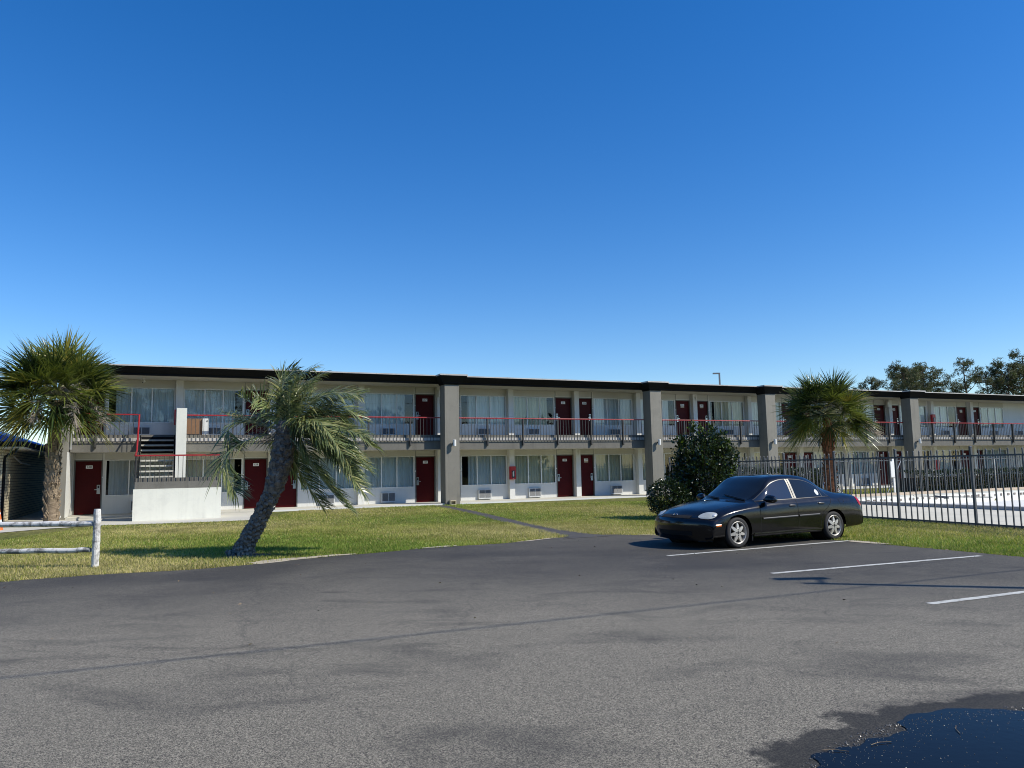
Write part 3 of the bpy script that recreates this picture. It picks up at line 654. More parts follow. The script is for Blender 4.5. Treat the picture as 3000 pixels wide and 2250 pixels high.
# ------------------------------------------------------------------ outdoor stair (front left) and its twin past the right edge
def stair(ds, label):
    st = empty('outdoor_staircase', W(.6+ds, 29.3, 0), GAM); tag(st, label, 'staircase', 'white landing stairs of the motel')
    ox, oy = .6, 29.3
    def B(mb, name, mat, par=None, **k):
        mb.v = [(x-ox, y-oy, z) for x, y, z in mb.v]; return mb.build(name, mat, par or st, **k)
    mb = MB(); mb.box(-.80, 2.0, 29.2, 29.42, -.05, 1.16); o = B(mb, 'landing_wall', M['stair_white'])
    mb = MB(); mb.box(-.98, 2.15, 28.98, 29.197, -.08, .045); B(mb, 'footing', M['stair_white'])
    mb = MB(); mb.box(-.80, -.60, 29.422, 30.6, -.05, 1.16); mb.box(1.8, 2.0, 29.422, 30.6, -.05, 1.16); B(mb, 'side_wall', M['stair_white'])
    mb = MB(); mb.box(-.76, 1.94, 29.25, 30.55, 1.163, 1.40); B(mb, 'landing', M['fascia_grey'])
    mb = MB(); mb.box(-.74, 1.92, 29.33, 29.40, 1.402, 1.53); B(mb, 'kerb', M['fascia_grey'])
    # landing rail
    a, bq, d, zt, zb = -.77, 1.94, 29.27, 2.325, 1.40
    mb = MB(); mb.box(a, bq, d-.025, d+.025, zt-.05, zt); r = B(mb, 'railing', M['rail_red'])
    mb = MB(); n = 18
    for k in range(n+1): x = a+.03+(bq-a-.06)*k/n; mb.box(x-.009, x+.009, d-.009, d+.009, zb+.002, zt-.051)
    B(mb, 'grille', M['rail_grey'], r)
    mb = MB(); mb.box(a+.0, a+.045, d+.028, d+.07, zb+.002, zt); B(mb, 'post', M['rail_grey'], r)
    # flight from the landing up to the balcony
    n = 9; z0, z1 = 1.40, 3.17; d0, d1 = 30.56, 32.48
    for k in range(1, n):
        zz = z0+(z1-z0)*k/n; dd = d0+(d1-d0)*(k-1)/(n-1)
        mb = MB(); mb.box(-.66, .46, dd-.02, dd+.27, zz-.055, zz); B(mb, 'tread', M['concrete'])
    mb = MB()
    for x in (-.72, .463):
        mb.prism([(d0-.05, z0-.05), (d1, z1-.18), (d1, z1-.02), (d0-.05, z0+.16)], 0, x, x+.045)
    B(mb, 'stringer', M['charcoal'])
    # sloping hand rail, left side
    mb = MB(); mb.tube([(-.76, FD-.05, 3.93), (-.765, 30.7, 2.5), (-.77, 29.30, 2.30)], .03, 8); hr = B(mb, 'handrail', M['rail_red'])
    mb = MB()
    for k in range(1, 12):
        f = k/12; y = FD-.05+(30.7-FD+.05)*f; zt_ = 3.90-1.42*f; mb.box(-.765, -.75, y-.008, y+.008, zt_-.95, zt_)
    B(mb, 'grille', M['rail_grey'], hr)
    mb = MB(); mb.box(-.67, .46, 32.40, 32.44, 2.45, 3.08); B(mb, 'stair_shade_panel', M['charcoal'])  # dark panel added behind the upper treads to stand for the shade there
    mb = MB(); mb.box(.512, .862, 30.75, 32.44, 1.38, 2.6); mb.prism([(30.75, 2.6), (32.44, 2.6), (32.44, 4.12), (30.75, 4.07)], 0, .512, .862); B(mb, 'middle_wall', M['stair_white'])
    # lower flight behind the landing wall
    for k in range(1, 7):
        zz = 1.40-k*.2; dd = 30.6+k*.27
        if zz > .2:
            mb = MB(); mb.box(.90, 1.78, dd-.27, dd+.02, zz-.055, zz); B(mb, 'tread', M['concrete'])
    return st
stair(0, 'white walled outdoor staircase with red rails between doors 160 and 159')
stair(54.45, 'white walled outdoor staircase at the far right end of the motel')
# ------------------------------------------------------------------ small things fixed to or standing by the motel
def rootat(name, s, d, z, label, cat, group=None):
    o = empty(name, W(s, d, z), GAM); tag(o, label, cat, group); return o
def lampw(s, label):
    o = rootat('wall_lamp', s, CD, 2.775, label, 'wall lamp', 'lamps on the grey columns')
    mb = MB(); mb.box(-.03, .03, -.10, 0, -.03, .03); mb.build('bracket', M['black'], o)
    mb = MB(); mb.lathe([(.0, -.145), (.065, -.145), (.075, -.135), (.075, .135), (.065, .145), (0, .145)], 20, 2, (0, -.17, 0)); mb.build('lamp_shade', M['lamp_white'], o, smooth=False)
for s, lb in ((11.70, 'white cylinder lamp on the column right of door 157'), (22.50, 'white cylinder lamp on the column behind the leafy bush'), (29.97, 'white cylinder lamp on the column just left of the fan palm'), (41.22, 'white cylinder lamp on the column farthest to the right')): lampw(s, lb)
def cabinet(s, z, label):
    o = rootat('extinguisher_cabinet', s, WD-.245, z, label, 'extinguisher cabinet', 'red extinguisher cabinets on the pilasters')
    mb = MB(); mb.box(-.145, .145, -.17, -.003, 0, .62); bev(mb.build('case', M['red_box'], o), .012)
    mb = MB(); mb.box(-.085, .085, -.176, -.172, .08, .42); mb.build('window', M['black'], o)
    mb = MB(); mb.tube([(0, -.185, .14), (0, -.185, .34), (0, -.185, .37)], [.035, .035, .015], 10); mb.cur = 1; mb.box(-.02, .05, -.195, -.18, .375, .40); mb.box(-.03, .03, -.19, -.178, .05, .07); mb.build('extinguisher', [M['lamp_white'], M['lamp_white']], o)
cabinet(15.40, 1.10, 'red extinguisher cabinet between the two ground floor windows left of door 155')
cabinet(45.30, 1.02, 'red extinguisher cabinet seen through the fence above the hedge'); cabinet(45.28, 3.94, 'red extinguisher cabinet on the upper floor at the right')
cabinet(.62, 3.62, 'red extinguisher cabinet top peeping over the white stair wall')
o = rootat('security_camera', -.67, 33.4, 5.46, 'small white security camera under the eave', 'camera')
mb = MB(); mb.lathe([(0, 0), (.05, 0), (.05, -.04), (.02, -.05), (.02, -.12)], 12); mb.build('mount', M['lamp_white'], o)
mb = MB(); mb.tube([(.03, .05, -.13), (-.03, -.09, -.19)], .04, 10); mb.cur = 1; mb.tube([(-.031, -.092, -.191), (-.035, -.10, -.194)], .025, 10); mb.build('camera_body', [M['lamp_white'], M['black']], o)
def ebox(s, d, z, wd, ht, label):
    o = rootat('electrical_box', s, d, z, label, 'electrical box'); mb = MB(); mb.box(-wd/2, wd/2, -.12, -.003, 0, ht); bev(mb.build('case', M['lamp_white'], o), .01)
    mb = MB(); mb.tube([(0, -.05, -.001), (0, -.05, -.35)], .012, 6); mb.build('conduit', M['lamp_white'], o)
ebox(11.80, WD-.245, 4.99, .20, .32, 'white electrical box beside door 257'); ebox(41.35, WD-.245, 4.96, .24, .36, 'white electrical box left of door 248')
for s, z in ((19.12, 2.2), (26.5, 5.1)):
    o = rootat('corridor_lamp', s, WD-.245, z, 'small white tube lamp between doors 155 and 154' if s < 20 else 'small white tube lamp between doors 253 and 252', 'wall lamp', 'tube lamps between doors')
    mb = MB(); mb.box(-.03, .03, -.045, -.003, .10, .20); mb.build('base', M['lamp_white'], o); mb = MB(); mb.tube([(0, -.05, 0), (0, -.05, .22)], .022, 8); mb.build('tube_lamp', M['lamp_white'], o)
# board cabinet on the balcony
o = rootat('discarded_cabinet', 1.3, 33.0, 3.177, 'brown board cabinet with white end panel left on the balcony', 'cabinet')
mb = MB(); mb.box(-.55, .20, -.02, .45, 0, .66); mb.build('carcass', M['cardboard'], o)
mb = MB(); mb.box(.203, .43, -.10, .42, .02, .66); mb.build('side_panel', M['lamp_white'], o)
mb = MB(); mb.lathe([(0, -.112), (.025, -.112), (.025, -.1015)], 12, 1, (.37, 0, .56)); mb.build('knob', M['black'], o)
# cinder block
o = rootat('cinder_block', 11.60, 31.72, .10, 'tan cinder block at the foot of a grey column', 'block')
mb = MB()
for bx in ((-.13, .13, -.1, .1, .16, .2), (-.13, .13, -.1, .1, 0, .035), (-.13, -.10, -.1, .1, .037, .158), (.10, .13, -.1, .1, .037, .158), (-.098, .098, .07, .1, .037, .158)): mb.box(*bx)
bb = mb.build('block', M['cinder'], o)
o = rootat('drain_pipe', SL+.15, CD-.02, .22, 'short white drain pipe stub at the end wall', 'pipe')
mb = MB(); mb.lathe([(.035, -.16), (.055, -.16), (.055, 0), (.035, 0)], 16, 1, closed=True); mb.build('pipe', M['lamp_white'], o, smooth=False)
o = rootat('downspout', SL+.36, FD-.05, 2.62, 'grey downspout in the corner of the left end wall', 'downspout')
mb = MB(); mb.box(-.035, .035, -.05, .0, 0, 2.7); mb.build('pipe', M['alu'], o); mb = MB(); mb.box(-.045, .045, -.055, .0, .6, .63); mb.box(-.045, .045, -.055, .0, 2.0, 2.03); mb.build('strap', M['alu'], o)
# ------------------------------------------------------------------ low brick building on the left
lowb = empty('low_brick_building', W(-10, 36, 0), GAM); tag(lowb, 'low cream brick building with blue metal roof behind the left palm', 'building')
LX = lambda s0, s1, d0, d1, z0, z1: (s0+10, s1+10, d0-36, d1-36, z0, z1)
mb = MB(); mb.box(*LX(-22, -4.95, 31.6, 50, -.1, 2.62)); mb.build('wall', M['brick'], lowb)
mb = MB(); mb.box(*LX(-22.8, -4.25, 30.8, 50.8, 2.63, 2.68)); mb.build('soffit', M['cream'], lowb)
mb = MB(); mb.box(*LX(-22.84, -4.21, 30.76, 50.84, 2.69, 2.86)); mb.build('gutter', M['charcoal'], lowb)
mb = MB(); a, bq, e, f, z0, z1 = LX(-22.7, -4.3, 30.9, 50.7, 2.865, 4.7)
mb.quad((a, e, z0), (bq, e, z0), (bq-5, e+5.5, z1), (a+5, e+5.5, z1)); mb.quad((bq, e, z0), (bq, f, z0), (bq-5, f-5.5, z1), (bq-5, e+5.5, z1)); mb.quad((bq, f, z0), (a, f, z0), (a+5, f-5.5, z1), (bq-5, f-5.5, z1)); mb.quad((a, f, z0), (a, e, z0), (a+5, e+5.5, z1), (a+5, f-5.5, z1)); mb.quad((a+5, e+5.5, z1), (bq-5, e+5.5, z1), (bq-5, f-5.5, z1), (a+5, f-5.5, z1))
mb.build('roof', M['blue_roof'], lowb)
mb = MB(); mb.tube([(5.6, -5.05, 2.70), (5.5, -5.0, 2.55), (5.12, -4.45, 2.35), (5.10, -4.34, 2.2), (5.10, -4.34, .1)], .045, 8); mb.build('downspout', M['charcoal'], lowb)
mb = MB(); mb.tube([(5.1, -2.5, 2.4), (5.12, -1.0, 2.2), (5.12, 1.2, 2.15)], .03, 8); mb.build('conduit', M['lamp_white'], lowb)
# ================================================================== STEEL FENCES
def fence(name, p0, u, posts, zt, zr, label, group, skip=None, pw=.03, thick=.027):
    """posts: list of distances along u from p0"""
    rz = math.atan2(u[1], u[0]); o = empty(name, (float(p0[0]), float(p0[1]), 0), rz); tag(o, label, 'fence', group)
    for t in posts:
        mb = MB(); mb.box(t-thick, t+thick, -thick, thick, -.1, zt+.035); mb.prism([(t-thick-.008, zt+.036), (t+thick+.008, zt+.036), (t, zt+.06)], 1, -thick-.008, thick+.008); mb.build('post', M['fence_black'], o)
    for k, (a, bq) in enumerate(zip(posts[:-1], posts[1:])):
        if skip and k in skip: continue
        mb = MB(); a += thick+.002; bq -= thick+.002
        mb.box(a, bq, -.018, .018, zr-.02, zr+.02); mb.box(a, bq, -.018, .018, .05, .09)
        n = round((bq-a)/.18)
        for j in range(1, n):
            x = a+(bq-a)*j/n+random.uniform(-.006, .006); q = .0125; ln = random.uniform(-.004, .004); i = len(mb.v)
            for z, e in ((.02, 0), (zt-.05, ln), (zt-.045, ln)):
                w_ = q if z < zt-.046 else q*1.25
                mb.v += [(x+e-w_, -w_-.0, z), (x+e+w_, -w_, z), (x+e+w_, w_, z), (x+e-w_, w_, z)]
            mb.v.append((x+ln, 0, zt))
            for r in (0, 4):
                for s in range(4): mb.f.append((i+r+s, i+r+(s+1) % 4, i+r+4+(s+1) % 4, i+r+4+s)); mb.m.append(0)
            for s in range(4): mb.f.append((i+8+s, i+8+(s+1) % 4, i+12)); mb.m.append(0)
        mb.build('panel', M['fence_black'], o)
    return o
ps = [t+9.8 for t in (-9.8, -7.56, -5.33, -3.03, -.85, 1.37, 3.61, 5.85, 8.09, 10.33, 12.57, 14.81, 17.05)]
fence('steel_fence', fpt(-9.8), FU, ps, 1.875, 1.70, 'dark steel picket fence running behind the parked black car', 'steel fences round the pool')
sA = fs(25.6)+.15
bp = [0, 2.3, 4.6, 6.9, 9.2, 11.1, 30.33-sA, 31.95-sA] + [31.95-sA+2.3*k for k in range(1, 11)]
bf = fence('steel_fence', W(sA, 25.6)[:2], D2, bp, 1.79, 1.645, 'dark steel picket fence with gate on the far side of the pool', 'steel fences round the pool', skip=[6])
gt = empty('steel_gate', W(30.37, 25.6), GAM); tag(gt, 'steel picket gate with a diagonal brace in the far fence', 'gate')
mb = MB(); mb.box(.03, 1.52, -.018, .018, 1.625, 1.665); mb.box(.03, 1.52, -.018, .018, .05, .09)
for k in range(9): x = .05+k*.18; mb.box(x-.0125, x+.0125, -.0125, .0125, .04, 1.78)
mb.build('panel', M['fence_black'], gt)
mb = MB(); mb.tube([(.42, -.035, .10), (1.46, -.035, 1.60)], .018, 6); mb.build('brace', M['alu'], gt)
o = empty('pool_sign', W(31.15, 25.42), GAM); tag(o, 'white blank board on a white post by the pool gate', 'sign')
mb = MB(); mb.box(-.05, .05, 0, .05, .05, 1.72); mb.build('post', M['lamp_white'], o)
mb = MB(); mb.box(-.22, .20, -.03, -.003, .86, 1.60); bev(mb.build('board', M['lamp_white'], o), .01)
o = empty('lift_post', W(38.2, 25.3), GAM); tag(o, 'short white hooked post beside the pool', 'post')
mb = MB(); mb.tube([(0, 0, .05), (0, 0, 1.60), (-.04, 0, 1.68), (-.12, 0, 1.69)], .035, 8); mb.build('pipe', M['lamp_white'], o, smooth=True)
o = empty('pool_handrail', W(25.8, 23.75), GAM); tag(o, 'shiny sloping metal handrail at the pool corner', 'handrail')
for yy in (0, .12):
    mb = MB(); mb.tube([(-.75, yy, .06), (-.75, yy, .72), (-.66, yy, .80), (.75, yy, .02)], .021, 8); mb.build('rail', M['steel'], o, smooth=True)
o = empty('pool_rope', W(30.2, 22.3, -.1), GAM); tag(o, 'dark cord lying in the empty pool', 'rope')
mb = MB(); mb.tube([(-1.2, .5, .24), (-.3, .2, .2), (.4, -.2, .16), (1.8, -.9, .12)], .025, 6); mb.tube([(-.3, .2, .2), (-.1, -.3, .14)], .05, 6); mb.build('cord', M['fence_black'], o)
# ================================================================== LEAF CLOUDS
def leaf_quads(cen, size, wid, up=.4, outward=None):
    n = len(cen); d = RNG.normal(size=(n, 3)); d[:, 2] += up
    if outward is not None: d += outward*.8
    d /= np.linalg.norm(d, axis=1)[:, None]
    r = RNG.normal(size=(n, 3)); s = np.cross(d, r); s /= np.linalg.norm(s, axis=1)[:, None]+1e-9
    nn = np.cross(d, s)
    L_ = (size*RNG.uniform(.65, 1.3, n))[:, None]; Wd = L_*wid
    v = np.stack([cen, cen+d*L_*.5+s*Wd+nn*L_*.08, cen+d*L_, cen+d*L_*.5-s*Wd+nn*L_*.08], 1).reshape(-1, 3)
    f = np.arange(n*4).reshape(n, 4); return v, f
def shell(n, c, r, lo=.7, hi=1.05, clump=0, spread=.1):
    if clump:
        k = max(1, n//clump); p = RNG.normal(size=(k, 3)); p /= np.linalg.norm(p, axis=1)[:, None]
        p = p*RNG.uniform(lo, hi, k)[:, None]; base = np.repeat(p, clump, 0)*np.array(r)+np.array(c)
        out = np.repeat(p, clump, 0); return base+RNG.normal(size=base.shape)*spread, out
    p = RNG.normal(size=(n, 3)); p /= np.linalg.norm(p, axis=1)[:, None]
    return p*RNG.uniform(lo, hi, n)[:, None]*np.array(r)+np.array(c), p
def foliage(name, sets, mats, parent, keep=lambda p: p[:, 2] > .05):
    vs, fsx, mi, off = [], [], [], 0
    for cen, out, size, wid, probs in sets:
        k = keep(cen); cen = cen[k]; out = out[k]; v, f = leaf_quads(cen, size, wid, .3, out)
        vs.append(v); fsx.append(f+off); off += len(v); mi.append(RNG.choice(len(mats), len(f), p=probs))
    return npmesh(name, np.concatenate(vs), np.concatenate(fsx), mats, np.concatenate(mi), parent)
bush = empty('leafy_bush', (5.75, 23.5, 0)); tag(bush, 'tall dark glossy bush standing just behind the black car', 'bush')
G2 = [M['magnolia'], M['magnolia_new']]
sets = []
for n, c, r in ((6500, (.02, 0, 1.30), (.88, .82, 1.15)), (1500, (-.35, 0, 1.9), (.5, .5, .62)), (1300, (.25, .1, 2.15), (.5, .5, .50)), (900, (.62, 0, 1.75), (.36, .4, .55)), (900, (-.5, .1, 1.1), (.5, .5, .6))):
    p, o_ = shell(n, c, r, .45, 1.06, 13, .07); sets.append((p, o_, .11, .24, [.94, .06]))
for tip in ((-.25, 0, 2.72), (.02, .1, 2.62), (.62, 0, 2.42), (.78, 0, 2.1), (-.6, 0, 2.25), (.35, 0, 2.6)):
    p = np.array(tip)+RNG.normal(size=(70, 3))*np.array((.06, .06, .13)); sets.append((p, np.tile([0, 0, 1.], (70, 1)), .11, .26, [.55, .45]))
foliage('foliage', sets, G2, bush)
mb = MB()
for k in range(16):
    a = k*2.4; rr = random.uniform(.25, .75); mb.tube([(random.uniform(-.12, .12), random.uniform(-.1, .1), -.05), (rr*.5*math.cos(a), rr*.5*math.sin(a), .9), (rr*math.cos(a), rr*.9*math.sin(a), random.uniform(1.4, 2.5))], [.03, .02, .007], 5)
mb.build('branch', M['bark'], bush)
sh = empty('round_shrub', (4.62, 23.1, 0)); tag(sh, 'low clipped round shrub at the left foot of the tall bush', 'shrub')
sets = []
for n, c, r in ((5600, (0, 0, .62), (.66, .64, .60)), (1500, (.5, .1, .55), (.6, .55, .55)), (900, (.35, -.1, .35), (.75, .5, .42))):
    p, o_ = shell(n, c, r, .62, 1.0, 8, .035); sets.append((p, o_, .065, .30, [.97, .03]))
foliage('foliage', sets, G2, sh)
mb = MB()
for k in range(12): a = k*2.4; mb.tube([(0, 0, -.05), (.25*math.cos(a), .25*math.sin(a), .4), (.45*math.cos(a), .42*math.sin(a), random.uniform(.5, .95))], [.02, .015, .005], 5)
mb.build('branch', M['bark'], sh)
def hedge(name, s0, s1, d0, d1, h0, h1, label, n):
    o = empty(name, W(s0, d0), GAM); tag(o, label, 'hedge', 'hedges behind the pool fence'); Ls = s1-s0; Dd = d1-d0
    side = RNG.random(n); x = RNG.uniform(0, Ls, n); h = h0+(h1-h0)*x/Ls+.05*np.sin(x*4)+.04*np.sin(x*9.3); zz = RNG.uniform(.05, 1, n)*h; y = np.abs(RNG.normal(0, .05, n))
    top = side > .68; y = np.where(top, RNG.uniform(0, Dd, n), y); zz = np.where(top, h-np.abs(RNG.normal(0, .05, n)), zz); zz += np.where(RNG.random(n) > .97, .08, 0)
    out = np.where(top[:, None], np.array([0, 0, 1.]), np.array([0, -1., 0])); p = np.stack([x, y, zz], -1)
    foliage('foliage', [(p, out, .075, .28, [.95, .05])], G2, o)
    mb = MB(); mb.box(.16, Ls-.16, .22, Dd-.1, 0, min(h0, h1)-.24); mb.build('branch', M['bark'], o)
hedge('hedge', 21.6, 28.7, 26.4, 27.4, 1.40, 1.27, 'clipped hedge behind the fence between bush and fan palm', 14000)
hedge('hedge', 33.9, 58, 26.4, 27.6, 1.06, 1.0, 'clipped hedge behind the fence right of the pool gate', 30000)
# ================================================================== PALMS
def strips(P0, Ds, Ls, Ws, nrm, droop, segs=3):
    """P0 (n,3) bases, Ds dirs, Ls lengths, Ws widths, nrm side vectors -> tapered bent strips"""
    n = len(P0); rows = []
    for k in range(segs+1):
        f = k/segs; c = P0+Ds*(Ls*f)[:, None]; c[:, 2] -= droop*Ls*f*f
        wv = Ws*(1-.0*f)*np.array([.3, 1, .66, .04, 0])[min(k, 3)] if segs == 3 else Ws*(1-f)
        rows.append((c-nrm*wv[:, None], c+nrm*wv[:, None]))
    V = np.stack([q for r in rows for q in r], 1).reshape(-1, 3); m_ = 2*(segs+1)
    fl = []
    for k in range(segs): fl.append([2*k, 2*k+1, 2*k+3, 2*k+2])
    F_ = (np.array(fl)[None]+np.arange(n)[:, None, None]*m_).reshape(-1, 4); return V, F_, segs
def unit(v): return v/(np.linalg.norm(v, axis=-1, keepdims=True)+1e-9)
def sabal(name, loc, h, rad, RC, nleaf, bark, label, seed, dead=3, yellow=.3, bootz=(0, 1), lean=(0, 0)):
    global RNG
    rg = np.random.default_rng(seed); rnd = random.Random(seed)
    o = empty(name, loc); tag(o, label, 'palm tree', 'fan palms')
    mb = MB(); pts, rr = [], []
    n = 26
    for k in range(n+1):
        f = k/n; pts.append((lean[0]*f+.02*math.sin(f*9), lean[1]*f+.02*math.cos(f*7), -.08+(h+.08)*f)); rr.append(rad*(1.18-.6*f if f < .15 else 1.08-.1*f)*(1+.06*math.sin(f*41+seed)+rnd.uniform(-.04, .04)))
    mb.tube(pts, rr, 18); tk = mb.build('trunk', bark, o, smooth=True)
    mb = MB()
    nb = int(200*(bootz[1]-bootz[0])*h/3)
    for k in range(nb):
        f = rnd.uniform(bootz[0], bootz[1]); a = rnd.uniform(0, 6.283); r0 = rad*1.02; z = h*f
        cx, cy = lean[0]*f, lean[1]*f; ca, sa = math.cos(a), math.sin(a); ln = rnd.uniform(.10, .22); wd = rnd.uniform(.03, .06); tw = rnd.uniform(-.05, .05); of = rnd.uniform(.035, .10)
        p0 = Vector((cx+r0*ca, cy+r0*sa, z)); tg = Vector((-sa, ca, 0)); oo = Vector((ca, sa, 0))
        q = [p0-tg*wd, p0+tg*wd, p0+oo*of+Vector((0, 0, ln))+tg*(wd*.5+tw), p0+oo*of+Vector((0, 0, ln))-tg*(wd*.5-tw)]
        q2 = [x+oo*-.02+Vector((0, 0, .03)) for x in q]
        mb.quad(*q); mb.quad(q[3], q[2], q2[2], q2[3]); mb.quad(q[1], q2[1], q2[2], q[2]); mb.quad(q[0], q[3], q2[3], q2[0])
    mb.build('leaf_base', M['boot'] if bark is M['sabal_bark'] else bark, o, fix=False)
    top = np.array([lean[0], lean[1], h+.12])
    VS, FS, MI = [], [], []; off = 0; pet = MB()
    for i in range(nleaf):
        f = (i+.5)/nleaf; el = math.asin(.98-1.55*f) + rg.normal()*.10; az = i*2.39996+rg.normal()*.25
        d = np.array([math.cos(az)*math.cos(el), math.sin(az)*math.cos(el), math.sin(el)])
        if seed == 5 and el < .25 and d[0]*A2[0]+d[1]*A2[1] > .15 and d[0]*D2[0]+d[1]*D2[1] > -.75: continue
        pl = RC*rg.uniform(.43, .57); drop = .10+.20*(1-math.sin(el))*.5
        e = top+d*pl+np.array([0, 0, -drop*pl*.5])
        pet.tube([tuple(top+d*.05), tuple(top+d*pl*.55+np.array([0, 0, .02])), tuple(e)], [.022, .014, .010], 4, cap=False)
        fw = unit(d+np.array([0, 0, -.06-.30*max(0, .35-math.sin(el))])); sd = np.cross(fw, [0, 0, 1.0]);
        if np.linalg.norm(sd) < .2: sd = np.cross(fw, [0, 1.0, 0])
        sd = unit(sd); roll = rg.normal()*.45; nn = np.cross(sd, fw); sd = sd*math.cos(roll)+nn*math.sin(roll); nn = np.cross(sd, fw)
        ns = 34; th = np.linspace(-1.95, 1.95, ns)+rg.normal(size=ns)*.02
        fold = .32*np.abs(np.sin(th))
        D_ = unit(np.cos(th)[:, None]*fw+np.sin(th)[:, None]*sd+fold[:, None]*nn*1.0 + rg.normal(size=(ns, 3))*.05)
        Ls = RC*.56*(1-.28*np.abs(th)/1.95)*(1+.06*max(0, math.sin(el)-.3))*rg.uniform(.88, 1.08, ns)
        Ws = np.full(ns, .0150*RC/1.9)*rg.uniform(.8, 1.1, ns)
        # blade stays joined near the hub: wide strips there
        sv = unit(np.cross(D_, nn)+.35*rg.normal(size=(ns, 1))*nn)
        dr = rg.uniform(.02, .22, ns)+.10*(1-math.sin(el))
        V_, F_, sg = strips(np.tile(e, (ns, 1)), D_, Ls, Ws*1.35, sv, dr)
        VS.append(V_); FS.append(F_+off); off += len(V_)
        pr = rg.random(); low = max(0, .35-math.sin(el))
        mat = 1 if pr < yellow*(.25+1.3*low) else (2 if pr > .66 else 0)
        mi = np.full(ns, mat)
        if mat == 1: mi[rg.random(ns) < .25] = 0
        MI.append(np.repeat(mi, sg))
    npmesh('crown', np.concatenate(VS), np.concatenate(FS), [M['fan_green'], M['fan_yellow'], M['fan_dark']], np.concatenate(MI), o)
    pet.build('leaf_stem', M['rachis'], o, fix=False)
    for k in range(dead):
        mb = MB(); az = DEADAZ[name][k]; el = .25; p = top+np.array([0, 0, .1]); q = []
        ln = RC*rg.uniform(.85, 1.05)
        for j in range(9):
            f = j/8; q.append(np.array([math.cos(az)*ln*f*.9, math.sin(az)*ln*f*.9, .55*ln*f-1.05*ln*f*f])+p)
        mb.tube([tuple(x) for x in q], [.016-.0012*j for j in range(9)], 5, cap=False)
        for j in range(230):
            f = rg.uniform(.3, 1); b0 = q[int(f*8)]*(1-(f*8) % 1)+q[min(8, int(f*8)+1)]*((f*8) % 1)
            dd = unit(rg.normal(size=3)*.55+np.array([math.cos(az)*.5, math.sin(az)*.5, -.55])); l1 = rg.uniform(.15, .42)
            mid = b0+dd*l1*.6; e1 = mid+unit(dd+np.array([0, 0, -.6])+rg.normal(size=3)*.4)*l1*.5
            mb.tube([tuple(b0), tuple(mid), tuple(e1)], [.006, .0045, .003], 3, cap=False)
        mb.build('dead_flower_stalk', M['dead'], o, fix=False)
    return o
DEADAZ = {'fan_palm': [-1.35, -.25, -.75, -1.9]}
sabal('fan_palm', (-15.14, 25.36, .02), 4.15, .185, 2.3, 118, M['sabal_bark'], 'fan palm with grey dead flower stalks at the left before the end wall', 5, dead=3, yellow=.33, bootz=(.02, .62))
DEADAZ['fan_palm'] = [-.35, -.1]
sabal('fan_palm', (11.2, 27.4, .03), 3.18, .160, 1.80, 96, M['sabal_bark_red'], 'fan palm with reddish trunk rising behind the steel fence', 9, dead=2, yellow=.22, bootz=(.1, .8))
# feather palm (leaning)
pal = empty('feather_palm', (-5.43, 15.51, 0)); tag(pal, 'leaning wind blown feather palm with grey scaly trunk on the lawn', 'palm tree')
PC = [(-.02, 0, -.06), (.06, 0, .18), (.20, .02, .45), (.38, .03, .80), (.56, .04, 1.20), (.68, .05, 1.55), (.75, .06, 1.90), (.79, .07, 2.25), (.80, .07, 2.45)]
mb = MB(); cp2 = [Vector(p) for p in chaikin(PC, 2)]; nP = len(cp2)
def prad(f): return float(np.interp(f, [0, .06, .15, .35, .55, .66, .75, .9, 1], [.31, .21, .16, .145, .15, .178, .18, .12, .06]))
mb.tube(cp2, [prad(k/(nP-1))*.93*(1+random.uniform(-.03, .03)) for k in range(nP)], 20); mb.build('trunk', M['pindo_bark'], pal, smooth=True)
mb = MB(); rnd = random.Random(3)
NB = 430
for k in range(NB):
    f = (k+rnd.random())/NB; idx = f*(nP-1); i0 = int(min(idx, nP-2)); fr = idx-i0; c = cp2[i0]*(1-fr)+cp2[i0+1]*fr; tg = (cp2[min(i0+1, nP-1)]-cp2[i0]).normalized()
    a = k*2.39996; ax = tg.cross(Vector((0, 1, 0))).normalized(); ay = tg.cross(ax); oo = ax*math.cos(a)+ay*math.sin(a); sd = tg.cross(oo); r0 = prad(f)*.93
    upp = f > .5
    wd = rnd.uniform(.035, .065)*(1.25 if upp else 1); ln = rnd.uniform(.03, .06) if not upp else rnd.uniform(.08, .2); of = rnd.uniform(.02, .06) if not upp else rnd.uniform(.03, .085)
    p0 = c+oo*(r0-.01)-tg*.03; e = c+oo*(r0+of)+tg*ln
    q = [p0-sd*wd, p0+sd*wd, e+sd*wd*.7, e-sd*wd*.7]; th = tg*-.03-oo*.0
    bq = [x+tg*(.045 if not upp else .05)-oo*.025 for x in q]
    mb.quad(*q); mb.quad(q[3], q[2], bq[2], bq[3]); mb.quad(q[1], bq[1], bq[2], q[2]); mb.quad(q[0], q[3], bq[3], bq[0]); mb.quad(bq[0], bq[3], bq[2], bq[1])
mb.build('leaf_base', M['pindo_boot'], pal, fix=False)
